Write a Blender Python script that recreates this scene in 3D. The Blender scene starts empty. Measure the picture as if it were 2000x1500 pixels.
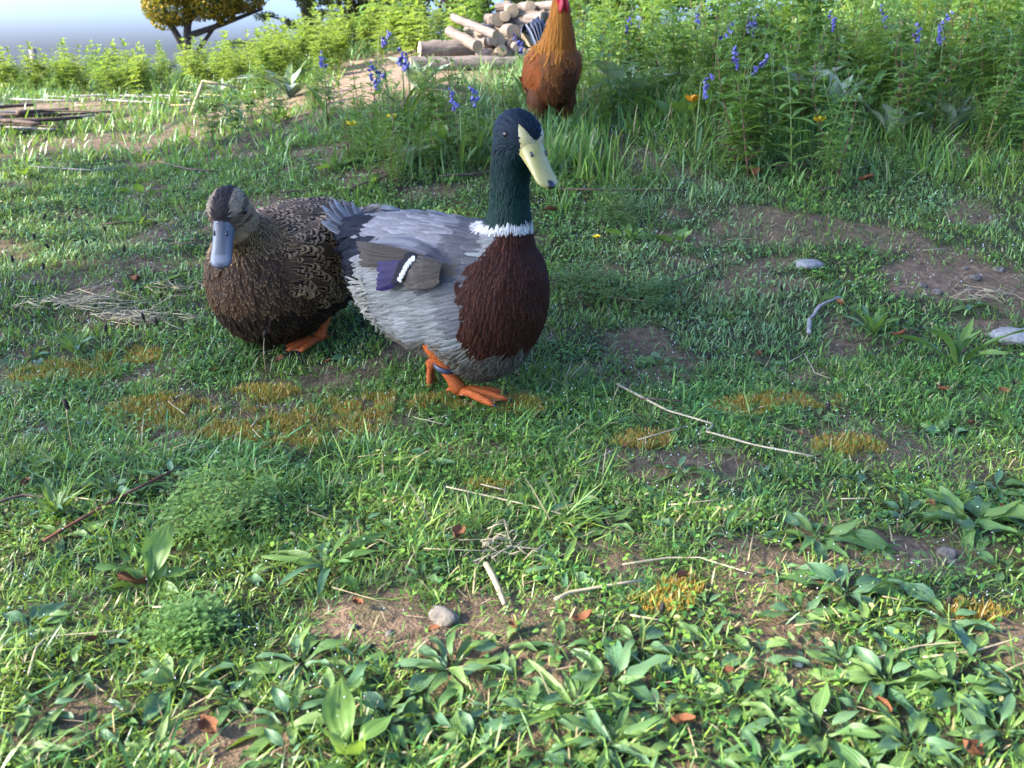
import bpy, bmesh, math, random
import numpy as np
from mathutils import Vector, Matrix
from mathutils.bvhtree import BVHTree

random.seed(11)
RNG = np.random.default_rng(7)
SC = bpy.context.scene
COL = SC.collection
R = math.radians

# ---------------------------------------------------------------- camera
CAM_H, PITCH, FPX = 0.612, 20.0, 1800.0
cam_d = bpy.data.cameras.new('camera')
cam = bpy.data.objects.new('camera', cam_d)
COL.objects.link(cam)
cam.location = (0, 0, CAM_H)
cam.rotation_euler = (R(90 - PITCH), 0, 0)
cam_d.sensor_width = 36.0
cam_d.lens = 36.0 * FPX / 2000.0
cam_d.clip_start = 0.02
cam_d.clip_end = 3000
cam_d.dof.use_dof = True
cam_d.dof.focus_distance = 1.62
cam_d.dof.aperture_fstop = 9.0
SC.camera = cam

# ---------------------------------------------------------------- sky, sun, exposure
SUN = Vector((-0.85, -0.20, 0.50)).normalized()
SUN_EL, SUN_AZ = math.asin(SUN.z), math.atan2(SUN.x, SUN.y)
world = bpy.data.worlds.new('World')
SC.world = world
world.use_nodes = True
wn = world.node_tree
sky = wn.nodes.new('ShaderNodeTexSky')
sky.sky_type = 'NISHITA'
sky.sun_disc = False
sky.sun_elevation = SUN_EL
sky.sun_rotation = SUN_AZ
sky.air_density = 0.5
sky.dust_density = 3.4
sky.ozone_density = 8.0
wn.links.new(sky.outputs[0], wn.nodes['Background'].inputs['Color'])
wn.nodes['Background'].inputs['Strength'].default_value = 0.15
sun_d = bpy.data.lights.new('sun', 'SUN')
sun_d.energy = 2.3
sun_d.angle = R(0.55)
sun_d.color = (1.0, 0.90, 0.74)
sun = bpy.data.objects.new('sun', sun_d)
sun.rotation_euler = SUN.to_track_quat('Z', 'Y').to_euler()
sun.location = SUN * 30
COL.objects.link(sun)
SC.view_settings.view_transform = 'Standard'
SC.view_settings.look = 'None'
SC.view_settings.exposure = 2.75
SC.view_settings.gamma = 1.0
SC.view_settings.use_curve_mapping = False
SC.render.engine = 'CYCLES'
SC.cycles.max_bounces = 6
SC.cycles.transparent_max_bounces = 8
SC.cycles.use_denoising = True

# ---------------------------------------------------------------- object helpers
def tag(o, label=None, cat=None, group=None, kind=None):
    if label: o['label'] = label
    if cat: o['category'] = cat
    if group: o['group'] = group
    if kind: o['kind'] = kind
    return o

def empty(name, loc=(0, 0, 0), rz=0.0, label=None, cat=None, group=None):
    o = bpy.data.objects.new(name, None)
    o.empty_display_size = 0.05
    o.location = loc
    o.rotation_euler = (0, 0, rz)
    COL.objects.link(o)
    return tag(o, label, cat, group)

def link(name, me, parent=None, loc=None, rot=None, scale=None):
    o = bpy.data.objects.new(name, me)
    COL.objects.link(o)
    if parent is not None: o.parent = parent
    if loc is not None: o.location = loc
    if rot is not None: o.rotation_euler = rot
    if scale is not None: o.scale = (scale,) * 3 if isinstance(scale, (int, float)) else scale
    return o

def np_mesh(name, V, F, mat=None, smooth=True, attrs=None, uv=None):
    """V (n,3); F (m,k) of one face size; attrs {name: (n,3|4)} point colours; uv (n,2) per vertex"""
    V = np.asarray(V, dtype=np.float32); F = np.asarray(F, dtype=np.int32)
    me = bpy.data.meshes.new(name)
    m, k = F.shape
    me.vertices.add(len(V)); me.vertices.foreach_set('co', V.ravel())
    me.loops.add(m * k); me.loops.foreach_set('vertex_index', F.ravel())
    me.polygons.add(m)
    me.polygons.foreach_set('loop_start', np.arange(0, m * k, k, dtype=np.int32))
    me.polygons.foreach_set('use_smooth', np.full(m, smooth))
    me.update(calc_edges=True)
    if uv is not None:
        l = me.uv_layers.new(name='UVMap')
        l.data.foreach_set('uv', np.asarray(uv, dtype=np.float32)[F.ravel()].ravel())
    for n, a in (attrs or {}).items():
        a = np.asarray(a, dtype=np.float32)
        if a.shape[1] == 3: a = np.hstack([a, np.ones((len(a), 1), np.float32)])
        at = me.attributes.new(n, 'FLOAT_COLOR', 'POINT')
        at.data.foreach_set('color', a.ravel())
    if mat: me.materials.append(mat)
    return me

class MB:
    """collects verts/faces, builds one mesh"""
    def __init__(s): s.v, s.f, s.c = [], [], []
    def add(s, vs, fs, col=None):
        b = len(s.v); s.v += [tuple(v) for v in vs]; s.f += [tuple(i + b for i in f) for f in fs]
        if col is not None: s.c += [tuple(col)] * len(vs)
    def tube(s, pts, rad, n=6, col=None, flat=1.0):
        pts = [Vector(p) for p in pts]
        rad = rad if hasattr(rad, '__len__') else [rad] * len(pts)
        vs, fs = [], []
        up0 = None
        for i, p in enumerate(pts):
            t = (pts[min(i + 1, len(pts) - 1)] - pts[max(i - 1, 0)]).normalized()
            if up0 is None:
                up0 = t.orthogonal().normalized() if abs(t.z) > .9 else Vector((0, 0, 1))
            a = t.cross(up0)
            a = a.normalized() if a.length > 1e-6 else t.orthogonal().normalized()
            b = a.cross(t).normalized(); up0 = b
            for k in range(n):
                w = 2 * math.pi * k / n
                vs.append(p + (a * math.cos(w) + b * math.sin(w) * flat) * rad[i])
        for i in range(len(pts) - 1):
            for k in range(n):
                fs.append((i * n + k, i * n + (k + 1) % n, (i + 1) * n + (k + 1) % n, (i + 1) * n + k))
        fs.append(tuple(range(n))[::-1]); fs.append(tuple((len(pts) - 1) * n + k for k in range(n)))
        s.add(vs, fs, col)
    def ellipsoid(s, c, r, n=12, m=8, mat=None, col=None):
        vs, fs = [], []
        M = mat or Matrix.Identity(3); c = Vector(c)
        for i in range(m + 1):
            th = math.pi * i / m
            for k in range(n):
                ph = 2 * math.pi * k / n
                vs.append(c + M @ Vector((r[0] * math.sin(th) * math.cos(ph), r[1] * math.sin(th) * math.sin(ph), r[2] * math.cos(th))))
        for i in range(m):
            for k in range(n):
                fs.append((i * n + k, (i + 1) * n + k, (i + 1) * n + (k + 1) % n, i * n + (k + 1) % n))
        s.add(vs, fs, col)
    def loft(s, rings, n=20, col=None, M=None):
        """rings: (x, y, z, half-width, half-height[, exponent]) across the X axis, or with a tangent (7th)"""
        vs, fs = [], []
        for r in rings:
            x, y, z, w, h = r[:5]; e = r[5] if len(r) > 5 else 2.0
            tg = Vector(r[6]).normalized() if len(r) > 6 else Vector((1, 0, 0))
            side = Vector((0, 0, 1)).cross(tg)
            side = side.normalized() if side.length > 1e-5 else Vector((0, 1, 0))
            up = tg.cross(side).normalized()
            for k in range(n):
                a = 2 * math.pi * k / n; ca, sa = math.cos(a), math.sin(a)
                cx = math.copysign(abs(ca) ** (2 / e), ca); cz = math.copysign(abs(sa) ** (2 / e), sa)
                p = Vector((x, y, z)) + side * (w * cx) + up * (h * cz)
                vs.append(M @ p if M else p)
        for i in range(len(rings) - 1):
            for k in range(n):
                fs.append((i * n + k, i * n + (k + 1) % n, (i + 1) * n + (k + 1) % n, (i + 1) * n + k))
        fs.append(tuple(range(n))[::-1]); fs.append(tuple((len(rings) - 1) * n + k for k in range(n)))
        s.add(vs, fs, col)
    def mesh(s, name, mat=None, smooth=True, attr='Col'):
        me = bpy.data.meshes.new(name)
        me.from_pydata(s.v, [], s.f)
        if s.c and len(s.c) == len(s.v):
            a = me.attributes.new(attr, 'FLOAT_COLOR', 'POINT')
            arr = np.array([(c + (1.0,))[:4] for c in s.c], dtype=np.float32)
            a.data.foreach_set('color', arr.ravel())
        if smooth: me.polygons.foreach_set('use_smooth', [True] * len(me.polygons))
        if mat: me.materials.append(mat)
        me.update()
        return me
    def build(s, name, mat, parent=None, smooth=True, **k):
        return link(name, s.mesh(name, mat, smooth), parent, **k)

# ---------------------------------------------------------------- noise
def _hash(ix, iy, seed):
    h = (ix.astype(np.int64) * 374761393 + iy.astype(np.int64) * 668265263 + seed * 974634777) & 0x7fffffff
    h = ((h ^ (h >> 13)) * 1274126177) & 0x7fffffff
    return ((h ^ (h >> 16)) & 0xffff) / 65535.0

def vnoise(x, y, seed=0):
    x = np.asarray(x, float); y = np.asarray(y, float)
    ix = np.floor(x); iy = np.floor(y); fx = x - ix; fy = y - iy
    fx = fx * fx * (3 - 2 * fx); fy = fy * fy * (3 - 2 * fy)
    ix = ix.astype(np.int64); iy = iy.astype(np.int64)
    a = _hash(ix, iy, seed); b = _hash(ix + 1, iy, seed); c = _hash(ix, iy + 1, seed); d = _hash(ix + 1, iy + 1, seed)
    return (a * (1 - fx) + b * fx) * (1 - fy) + (c * (1 - fx) + d * fx) * fy

def fbm(x, y, seed=0, oct=3):
    t = 0; a = 0.5; n = 0
    for o in range(oct):
        t = t + a * vnoise(np.asarray(x) * 2 ** o, np.asarray(y) * 2 ** o, seed + o * 17); n += a; a *= 0.5
    return t / n

def sstep(a, b, x):
    t = np.clip((np.asarray(x, float) - a) / (b - a), 0, 1)
    return t * t * (3 - 2 * t)

# ---------------------------------------------------------------- the lie of the land
_PL = np.array([(-3, 0), (1.3, 0), (1.6, .004), (1.9, .035), (2.5, .12), (3.0, .19), (4.0, .285), (5.0, .335), (6.5, .375), (8, .36), (11, .1), (20, -1.2), (60, -8), (900, -90)])
_PC = np.array([(-3, 0), (1.3, 0), (1.6, .004), (1.9, .035), (2.3, .11), (2.7, .215), (3.1, .345), (3.6, .43), (4.5, .52), (6, .61), (9, .68), (14, .6), (30, -1), (60, -6), (900, -90)])
_PR = np.array([(-3, 0), (1.3, 0), (1.6, .004), (1.9, .035), (2.3, .11), (2.8, .245), (3.2, .37), (3.6, .47), (5, .75), (8, .98), (12, 1.05), (30, .2), (60, -5), (900, -90)])

def height(x, y):
    x = np.asarray(x, float); y = np.asarray(y, float)
    def cur(P):
        d = .12 + .04 * np.clip(y, 0, 20)
        return sum(np.interp(y + k * d, P[:, 0], P[:, 1]) for k in (-1, -.5, 0, .5, 1)) / 5
    t = x / np.maximum(y, 1.0)
    wl = 1 - sstep(-.42, -.05, t); wr = sstep(.02, .40, t)
    z = cur(_PL) * wl + cur(_PR) * wr + cur(_PC) * (1 - wl - wr)
    z = z + .022 * (fbm(x * 3.1, y * 3.1, 3) - .5) + .014 * (fbm(x * 11, y * 11, 5, 2) - .5)
    return z

def H(x, y): return float(height(np.array([x]), np.array([y]))[0])

_p = R(PITCH)
CF = np.array([0, math.cos(_p), -math.sin(_p)]); CU = np.array([0, math.sin(_p), math.cos(_p)])

def ground(px, py):
    """the point of the ground under a pixel of the 2000 x 1500 photograph"""
    d = CF + np.array([1.0, 0, 0]) * ((px - 1000) / FPX) + CU * ((750 - py) / FPX)
    ts = np.concatenate([np.linspace(.4, 4, 900), np.linspace(4.01, 16, 900)])
    x, y, z = d[0] * ts, d[1] * ts, CAM_H + d[2] * ts
    below = np.nonzero(z < height(x, y))[0]
    i = below[0] if len(below) else len(ts) - 1
    return Vector((x[i], y[i], H(x[i], y[i])))

def px_of(p):
    q = np.array(p) - np.array([0, 0, CAM_H]); d = q @ CF
    return 1000 + FPX * q[0] / d, 750 - FPX * (q @ CU) / d

# ---------------------------------------------------------------- materials
def new_mat(name):
    m = bpy.data.materials.new(name); m.use_nodes = True
    nt = m.node_tree; nt.nodes.clear()
    out = nt.nodes.new('ShaderNodeOutputMaterial')
    return m, nt, out

class NT:
    def __init__(s, nt): s.nt = nt
    def n(s, t, **kw):
        o = s.nt.nodes.new(t)
        for k, v in kw.items(): setattr(o, k, v)
        return o
    def set(s, sock, v):
        if hasattr(v, 'is_output') or isinstance(v, bpy.types.NodeSocket): s.nt.links.new(v, sock)
        else:
            if isinstance(v, (tuple, list)) and len(v) == 3 and sock.type == 'RGBA': v = tuple(v) + (1,)
            sock.default_value = v
    def math(s, op, a, b=0.0, c=None, clamp=False):
        o = s.n('ShaderNodeMath', operation=op, use_clamp=clamp)
        s.set(o.inputs[0], a); s.set(o.inputs[1], b)
        if c is not None: s.set(o.inputs[2], c)
        return o.outputs[0]
    def mix(s, f, a, b, blend='MIX'):
        o = s.n('ShaderNodeMix', data_type='RGBA', blend_type=blend)
        s.set(o.inputs[0], f); s.set(o.inputs[6], a); s.set(o.inputs[7], b)
        return o.outputs[2]
    def ramp(s, f, stops):
        o = s.n('ShaderNodeValToRGB'); e = o.color_ramp.elements
        while len(e) < len(stops): e.new(.5)
        for k, (p, c) in enumerate(stops):
            e[k].position = p; e[k].color = tuple(c) + (1,) if len(c) == 3 else c
        s.set(o.inputs[0], f); return o.outputs[0]
    def noise(s, scale, vec=None, detail=3, rough=.55, dist=0):
        o = s.n('ShaderNodeTexNoise'); o.inputs['Scale'].default_value = scale
        o.inputs['Detail'].default_value = detail; o.inputs['Roughness'].default_value = rough
        o.inputs['Distortion'].default_value = dist
        if vec is not None: s.set(o.inputs['Vector'], vec)
        return o.outputs[0]
    def coord(s, which='Object'): return s.n('ShaderNodeTexCoord').outputs[which]
    def attr(s, name): return s.n('ShaderNodeAttribute', attribute_name=name).outputs['Color']
    def mrange(s, v, a, b, c=0.0, d=1.0):
        o = s.n('ShaderNodeMapRange'); s.set(o.inputs[0], v)
        for i, q in enumerate((a, b, c, d)): s.set(o.inputs[i + 1], q)
        return o.outputs[0]
    def smooth(s, v, a, b):
        o = s.n('ShaderNodeMapRange', interpolation_type='SMOOTHSTEP'); s.set(o.inputs[0], v)
        for i, q in enumerate((a, b, 0.0, 1.0)): s.set(o.inputs[i + 1], q)
        return o.outputs[0]
    def bump(s, h, strength=.3, dist=.01):
        o = s.n('ShaderNodeBump'); o.inputs['Strength'].default_value = strength
        o.inputs['Distance'].default_value = dist; s.set(o.inputs['Height'], h); return o.outputs[0]
    def principled(s, col, rough=.6, spec=.4, normal=None, metal=0.0, sheen=0.0, coat=0.0):
        b = s.n('ShaderNodeBsdfPrincipled')
        s.set(b.inputs['Base Color'], col); s.set(b.inputs['Roughness'], rough)
        s.set(b.inputs['Specular IOR Level'], spec); s.set(b.inputs['Metallic'], metal)
        b.inputs['Sheen Weight'].default_value = sheen; b.inputs['Coat Weight'].default_value = coat
        if normal is not None: s.set(b.inputs['Normal'], normal)
        return b.outputs[0]

def leaf_material(name, col=None, col2=None, rough=.45, spec=.45, trans=.35, veins=True, attr=None, vary=.35, vein_n=5.0):
    m, nt, out = new_mat(name); k = NT(nt)
    if attr: base = k.attr(attr)
    else:
        rnd = k.n('ShaderNodeObjectInfo').outputs['Random']
        nz = k.noise(14.0, k.coord('Object'), 2)
        f = k.math('ADD', k.math('MULTIPLY', rnd, .75), k.math('MULTIPLY', nz, .35), clamp=True)
        base = k.mix(f, col, col2)
    normal = None
    if veins:
        uv = k.n('ShaderNodeTexCoord').outputs['UV']
        sx = k.n('ShaderNodeSeparateXYZ'); k.set(sx.inputs[0], uv)
        u = k.math('ABSOLUTE', k.math('SUBTRACT', sx.outputs[0], .5))
        w = k.math('SINE', k.math('MULTIPLY', u, vein_n * 4 * math.pi))
        mid = k.smooth(u, .05, .0)
        vv = k.math('MAXIMUM', k.smooth(w, .75, 1.0), mid)
        base = k.mix(k.math('MULTIPLY', vv, .20), base, (.26, .34, .11))
        normal = k.bump(w, .18, .0012)
    nz2 = k.noise(60.0, k.coord('Object'), 3)
    base = k.mix(k.mrange(nz2, .3, .7, 0, vary), base, k.mix(.5, base, (.05, .07, .01)))
    p = k.principled(base, rough, spec, normal)
    t = k.n('ShaderNodeBsdfTranslucent')
    k.set(t.inputs[0], k.mix(.55, base, (.35, .50, .04), 'MIX'))
    ms = k.n('ShaderNodeMixShader'); ms.inputs[0].default_value = trans
    nt.links.new(p, ms.inputs[1]); nt.links.new(t.outputs[0], ms.inputs[2])
    nt.links.new(ms.outputs[0], out.inputs[0])
    return m

def solid(name, col, rough=.6, spec=.3, var=.25, scale=30, bump=0.0, col2=None, coat=0.0, attr=None, stretch=None):
    m, nt, out = new_mat(name); k = NT(nt)
    vec = k.coord('Object')
    if stretch:
        mp = k.n('ShaderNodeMapping'); k.set(mp.inputs[0], vec); mp.inputs['Scale'].default_value = stretch; vec = mp.outputs[0]
    nz = k.noise(scale, vec, 4)
    base = k.attr(attr) if attr else col
    dark = k.mix(1.0, base, (1 - var,) * 3, 'MULTIPLY') if col2 is None else col2
    c = k.mix(k.mrange(nz, .3, .7), base, dark)
    nm = k.bump(nz, bump, .003) if bump else None
    nt.links.new(k.principled(c, rough, spec, nm, coat=coat), out.inputs[0])
    return m
# ================================================================ birds
def rotm(yaw, droop, roll=0.0):
    return (Matrix.Rotation(R(yaw), 3, 'Z') @ Matrix.Rotation(R(droop), 3, 'Y') @ Matrix.Rotation(R(roll), 3, 'X'))

def remeshed(mb, name, voxel=.006, smooth=6, sub=False):
    """fuse overlapping lofts into one continuous skin"""
    o = link(name, mb.mesh(name))
    m = o.modifiers.new('r', 'REMESH'); m.mode = 'VOXEL'; m.voxel_size = voxel
    s = o.modifiers.new('s', 'SMOOTH'); s.iterations = smooth; s.factor = .5
    dg = bpy.context.evaluated_depsgraph_get()
    me = bpy.data.meshes.new_from_object(o.evaluated_get(dg))
    me.name = name
    old = o.data
    bpy.data.objects.remove(o); bpy.data.meshes.remove(old)
    me.polygons.foreach_set('use_smooth', [True] * len(me.polygons))
    return me

def mesh_np(me):
    V = np.empty(len(me.vertices) * 3, np.float32); me.vertices.foreach_get('co', V)
    N = np.empty(len(me.vertices) * 3, np.float32); me.vertices.foreach_get('normal', N)
    return V.reshape(-1, 3).astype(float), N.reshape(-1, 3).astype(float)

def set_col(me, C, name='Col'):
    C = np.asarray(C, np.float32)
    if C.shape[1] == 3: C = np.hstack([C, np.ones((len(C), 1), np.float32)])
    a = me.attributes.new(name, 'FLOAT_COLOR', 'POINT'); a.data.foreach_set('color', C.ravel())

def unit(v): return v / np.maximum(np.linalg.norm(v, axis=-1, keepdims=True), 1e-9)

FT = np.array([0, .28, .58, .84, 1.0]); FW = np.array([.35, .85, 1.0, .74, .22])

def feather_mesh(name, P, N, F, L, W, lift, bend, camber, cA, cB, pat, mat):
    """one curved vane for every row: root P, normal N, flow F"""
    n = len(P); B = np.cross(N, F)
    V = np.zeros((n, 5, 3, 3)); UV = np.zeros((n, 5, 3, 2))
    for i in range(5):
        t = FT[i]
        for j, s in enumerate((-1.0, 0.0, 1.0)):
            hgt = lift * t * L - bend * t * t * L - camber * (s * s) * W * FW[i] * .3
            V[:, i, j] = P + F * (L * t)[:, None] + N * hgt[:, None] + B * (s * W * .5 * FW[i])[:, None]
            UV[:, i, j, 0] = s * .5 + .5; UV[:, i, j, 1] = t
    q = []
    for i in range(4):
        for j in range(2):
            a = i * 3 + j; q.append((a, a + 1, a + 4, a + 3))
    Fc = (np.array(q)[None] + (np.arange(n) * 15)[:, None, None]).reshape(-1, 4)
    rep = lambda a: np.repeat(a, 15, axis=0)
    return np_mesh(name, V.reshape(-1, 3), Fc, mat, True, {'ColA': rep(cA), 'ColB': rep(cB), 'Pat': rep(pat)}, UV.reshape(-1, 2))

def coat(name, me, region, mat, parent, rng, cover=3.2, cap=30000):
    me.calc_loop_triangles()
    V, N = mesh_np(me)
    T = np.empty(len(me.loop_triangles) * 3, np.int32); me.loop_triangles.foreach_get('vertices', T); T = T.reshape(-1, 3)
    A, Bv, Cv = V[T[:, 0]], V[T[:, 1]], V[T[:, 2]]
    area = .5 * np.linalg.norm(np.cross(Bv - A, Cv - A), axis=1)
    cen = (A + Bv + Cv) / 3; nn = unit(N[T].mean(1))
    r = region(cen, nn)
    w = area * cover * r['dens'] / (r['L'] * r['W'])
    tot = int(min(cap, w.sum()))
    pick = rng.choice(len(T), tot, p=w / w.sum())
    a, b = rng.random(tot), rng.random(tot); fl = a + b > 1; a[fl], b[fl] = 1 - a[fl], 1 - b[fl]
    P = A[pick] + (Bv - A)[pick] * a[:, None] + (Cv - A)[pick] * b[:, None]
    NN = unit(N[T[pick, 0]] * (1 - a - b)[:, None] + N[T[pick, 1]] * a[:, None] + N[T[pick, 2]] * b[:, None])
    r = region(P, NN)
    F = r['flow'] + rng.normal(0, 1, (tot, 3)) * r['mess'][:, None]
    F = unit(F - NN * (F * NN).sum(1, keepdims=True))
    sc = rng.uniform(.75, 1.25, tot)
    L, W = r['L'] * sc, r['W'] * sc
    P = P - F * (L * .3)[:, None] + NN * rng.uniform(.0, .0018, tot)[:, None]
    j = rng.uniform(1 - .22, 1 + .22, (tot, 1))
    m = feather_mesh(name, P, NN, F, L, W, r['lift'] + rng.normal(0, .03, tot), r['bend'], .8, r['cA'] * j, r['cB'] * j, r['pat'], mat)
    o = link(name, m, parent); tag(o, kind='stuff')
    return o

def feather_material(name, rough=.6, spec=.25, sheen=.0, metal=0.0, streak=.45):
    m, nt, out = new_mat(name); k = NT(nt)
    uv = k.n('ShaderNodeTexCoord').outputs['UV']
    sx = k.n('ShaderNodeSeparateXYZ'); k.set(sx.inputs[0], uv)
    u = k.math('ABSOLUTE', k.math('MULTIPLY_ADD', sx.outputs[0], 2.0, -1.0)); v = sx.outputs[1]
    e = k.math('MAXIMUM', u, k.math('DIVIDE', k.math('SUBTRACT', v, .35), .65))
    nz = k.noise(260.0, k.coord('Object'), 2)
    e2 = k.math('ADD', e, k.math('MULTIPLY_ADD', nz, .3, -.15))
    pat = k.n('ShaderNodeSeparateColor'); k.set(pat.inputs[0], k.attr('Pat'))
    edge = k.math('MULTIPLY', k.smooth(e2, .60, .78), pat.outputs[0])
    ring = k.math('MULTIPLY', k.math('MULTIPLY', k.smooth(e2, .22, .32), k.smooth(e2, .52, .42)), pat.outputs[1])
    col = k.mix(k.math('MAXIMUM', edge, ring), k.attr('ColA'), k.attr('ColB'))
    # barbs: fine slanted streaks on each vane
    ang = k.math('ADD', k.math('MULTIPLY', v, 26.0), k.math('MULTIPLY', u, -9.0))
    bar = k.math('SINE', k.math('ADD', k.math('MULTIPLY', ang, 3.0), k.math('MULTIPLY', nz, 9.0)))
    st = k.math('MULTIPLY_ADD', bar, streak * .35, 1.0 - streak * .15)
    shaft = k.math('MULTIPLY', k.smooth(u, .12, .02), .25)
    col = k.mix(1.0, col, k.n('ShaderNodeCombineColor').outputs[0], 'MULTIPLY') if False else col
    cc = k.n('ShaderNodeVectorMath', operation='SCALE'); k.set(cc.inputs[0], col); k.set(cc.inputs['Scale'], k.math('SUBTRACT', st, shaft))
    nm = k.bump(bar, .25, .0008)
    nt.links.new(k.principled(cc.outputs[0], rough, spec, nm, metal=metal, sheen=sheen), out.inputs[0])
    return m

M_FEATHER = feather_material('feather', spec=.12)
M_GLOSS = feather_material('glossy_feather', rough=.42, spec=.14, metal=.0, streak=.3)
M_SKIN = solid('plumage_base', (0, 0, 0), .8, .1, .25, 120, .2, attr='Col')
M_BILLSKIN = solid('bill_horn', (0, 0, 0), .38, .45, .18, 90, .12, attr='Col')
M_ORANGE = solid('orange_leg_skin', (.46, .105, .014), .55, .25, 0, 420, .9, col2=(.30, .055, .010))
M_WEB = solid('web_skin', (.42, .11, .02), .55, .3, 0, 60, .3, col2=(.10, .045, .03))
M_DARK = solid('dark_horn', (.012, .012, .014), .35, .5, .3, 80)
M_EYE = solid('eye_gloss', (.018, .008, .005), .16, .45, .2, 50)
M_BAND = solid('leg_band_plastic', (.05, .055, .085), .4, .45, .3, 60)

def base_color(r): return r['cA'] * .8 + r['cB'] * .2

class Region:
    """arrays of feather settings that rules overwrite where their mask holds"""
    def __init__(s, n):
        s.d = dict(L=np.full(n, .03), W=np.full(n, .014), lift=np.full(n, .10), bend=np.full(n, .10), mess=np.full(n, .12), dens=np.ones(n),
                   cA=np.zeros((n, 3)), cB=np.zeros((n, 3)), pat=np.zeros((n, 3)), flow=np.zeros((n, 3)))
    def put(s, m, **kw):
        for k, v in kw.items():
            v = np.asarray(v, float)
            if v.ndim == s.d[k].ndim and len(v) == len(m) and v.shape[0] > 3: s.d[k][m] = v[m]
            else: s.d[k][m] = v
        return s

def leg_parts(root, hip, ankle, toe_dir, mat, web_mat, spread=26, r0=.015, r1=.0095, toe=.085, name='leg', roll=0.0, lift_ankle=0.0):
    """a tapered shank with knuckles, three jointed toes and a hind toe; the web is a sub-part"""
    hip, ankle = Vector(hip), Vector(ankle); d = Vector(toe_dir).normalized()
    mb = MB()
    ax = ankle - hip
    mb.tube([hip, hip + ax * .3, hip + ax * .6, hip + ax * .85, ankle, ankle + Vector((0, 0, -.008)) + d * .004],
            [r0 * 1.15, r0 * .95, r1 * 1.05, r1 * 1.0, r1 * 1.3, r1 * .8], 10)
    side = Vector((0, 0, 1)).cross(d).normalized()
    upv = d.cross(side).normalized()
    rootp = ankle + Vector((0, 0, -.004))
    tips = []
    for a, ln in ((-spread, .88), (0, 1.0), (spread, .9)):
        q = (d * math.cos(R(a)) + side * math.sin(R(a)))
        T = rootp + q * toe * ln - upv * .010
        pts = [rootp, rootp + q * toe * .3 * ln + upv * .001, rootp + q * toe * .6 * ln - upv * .003, rootp + q * toe * .86 * ln - upv * .007, T]
        mb.tube(pts, [r1 * .85, r1 * .62, r1 * .66, r1 * .52, r1 * .35], 8)
        tips.append((pts, q))
    bk = rootp - d * .022 + Vector((0, 0, -.002))
    mb.tube([rootp + Vector((0, 0, .006)), rootp - d * .012 + Vector((0, 0, .003)), bk], [r1 * .55, r1 * .5, r1 * .2], 6)
    leg = mb.build(name, mat, root)
    wb = MB()
    for (pa, _), (pb, _) in ((tips[0], tips[1]), (tips[1], tips[2])):
        vs, fs = [], []
        for i in range(5):
            for j in range(6):
                t = j / 5; dip = (1 - (2 * t - 1) ** 2)
                a, b = pa[i], pb[i]
                p = a.lerp(b, t)
                p = p.lerp(rootp, dip * .16 * (i / 4)) - upv * (.0015 + .002 * dip)
                vs.append(p)
        for i in range(4):
            for j in range(5):
                k = i * 6 + j; fs.append((k, k + 1, k + 7, k + 6))
        wb.add(vs, fs)
    w = wb.build('web', web_mat, leg)
    sm = w.modifiers.new('thick', 'SOLIDIFY'); sm.thickness = .0022
    for pts, q in tips:
        cb = MB(); cb.tube([pts[-1] - q * .003, pts[-1] + q * .004 + upv * .0, pts[-1] + q * .009 - upv * .004], [.0032, .0024, .0006], 6)
        cb.build('claw', M_DARK, leg)
    return leg

def bill_mesh(Mb, org, L, w0, w1, h0, h1, colfn, name, root, mat, low=False, notch=.010):
    """a flat spoon bill: upper half with two lobes up the forehead, or the lower mandible"""
    n, rows = 20, 14
    vs, cs = [], []
    for i in range(rows):
        t = i / (rows - 1)
        w = (w0 * (1 - t) + w1 * t) * (1 - .10 * math.sin(math.pi * t)) * (math.sqrt(max(0, 1 - max(0, (t - .80) / .2) ** 2.2)) if t > .8 else 1)
        w = max(w, .0025)
        h = h0 * (1 - t) ** 1.5 + h1
        dish = .10 * L * (t ** 2.2) * .35          # the tip curves up a little
        for k in range(n):
            a = 2 * math.pi * k / n; ca, sa = math.cos(a), math.sin(a)
            y = w * math.copysign(abs(ca) ** .8, ca)
            if low: z = (-h * .9 if sa < 0 else h * .10) * abs(sa) ** .7
            else: z = (h if sa > 0 else -h * .30) * abs(sa) ** (.85) * (1 if sa > 0 else 1)
            x = L * t
            if not low and i == 0 and sa > 0: x -= notch * (abs(ca) ** .5)
            vs.append(Vector(org) + Mb @ Vector((x, y, z + dish)))
            cs.append(colfn(t, y / max(w, 1e-4), sa))
    fs = []
    for i in range(rows - 1):
        for k in range(n):
            fs.append((i * n + k, i * n + (k + 1) % n, (i + 1) * n + (k + 1) % n, (i + 1) * n + k))
    fs.append(tuple(range(n))[::-1]); fs.append(tuple((rows - 1) * n + k for k in range(n)))
    mb = MB(); mb.v = [tuple(v) for v in vs]; mb.f = fs; mb.c = cs
    return mb.build(name, mat, root)

def surf(bvh, p):
    q, nn, _, _ = bvh.find_nearest(Vector(p)); return q, nn

def eyes(root, bvh, c, Mh, fwd, up, r=.0062, ring=(.02, .02, .02)):
    for s in (-1, 1):
        q, nn = surf(bvh, Vector(c) + Mh @ Vector((fwd, s * .06, up)))
        mb = MB(); mb.ellipsoid(q - nn * r * .25, (r, r, r), 12, 8)
        mb.build('eye', M_EYE, root)

def quill(mb_list, P, N, F, L, W, cA, cB, pat=(0, 0, 0), lift=.03, bend=.06, camber=.7):
    mb_list.append((np.array(P), np.array(N), np.array(F), L, W, lift, bend, camber, cA, cB, pat))

def quills(name, rows, mat, parent):
    a = lambda i: np.array([r[i] for r in rows], float)
    P, N, F = a(0), unit(a(1)), a(2)
    F = unit(F - N * (F * N).sum(1, keepdims=True))
    return link(name, feather_mesh(name, P, N, F, a(3), a(4), a(5), a(6), a(7), a(8), a(9), a(10), mat), parent)
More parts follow.
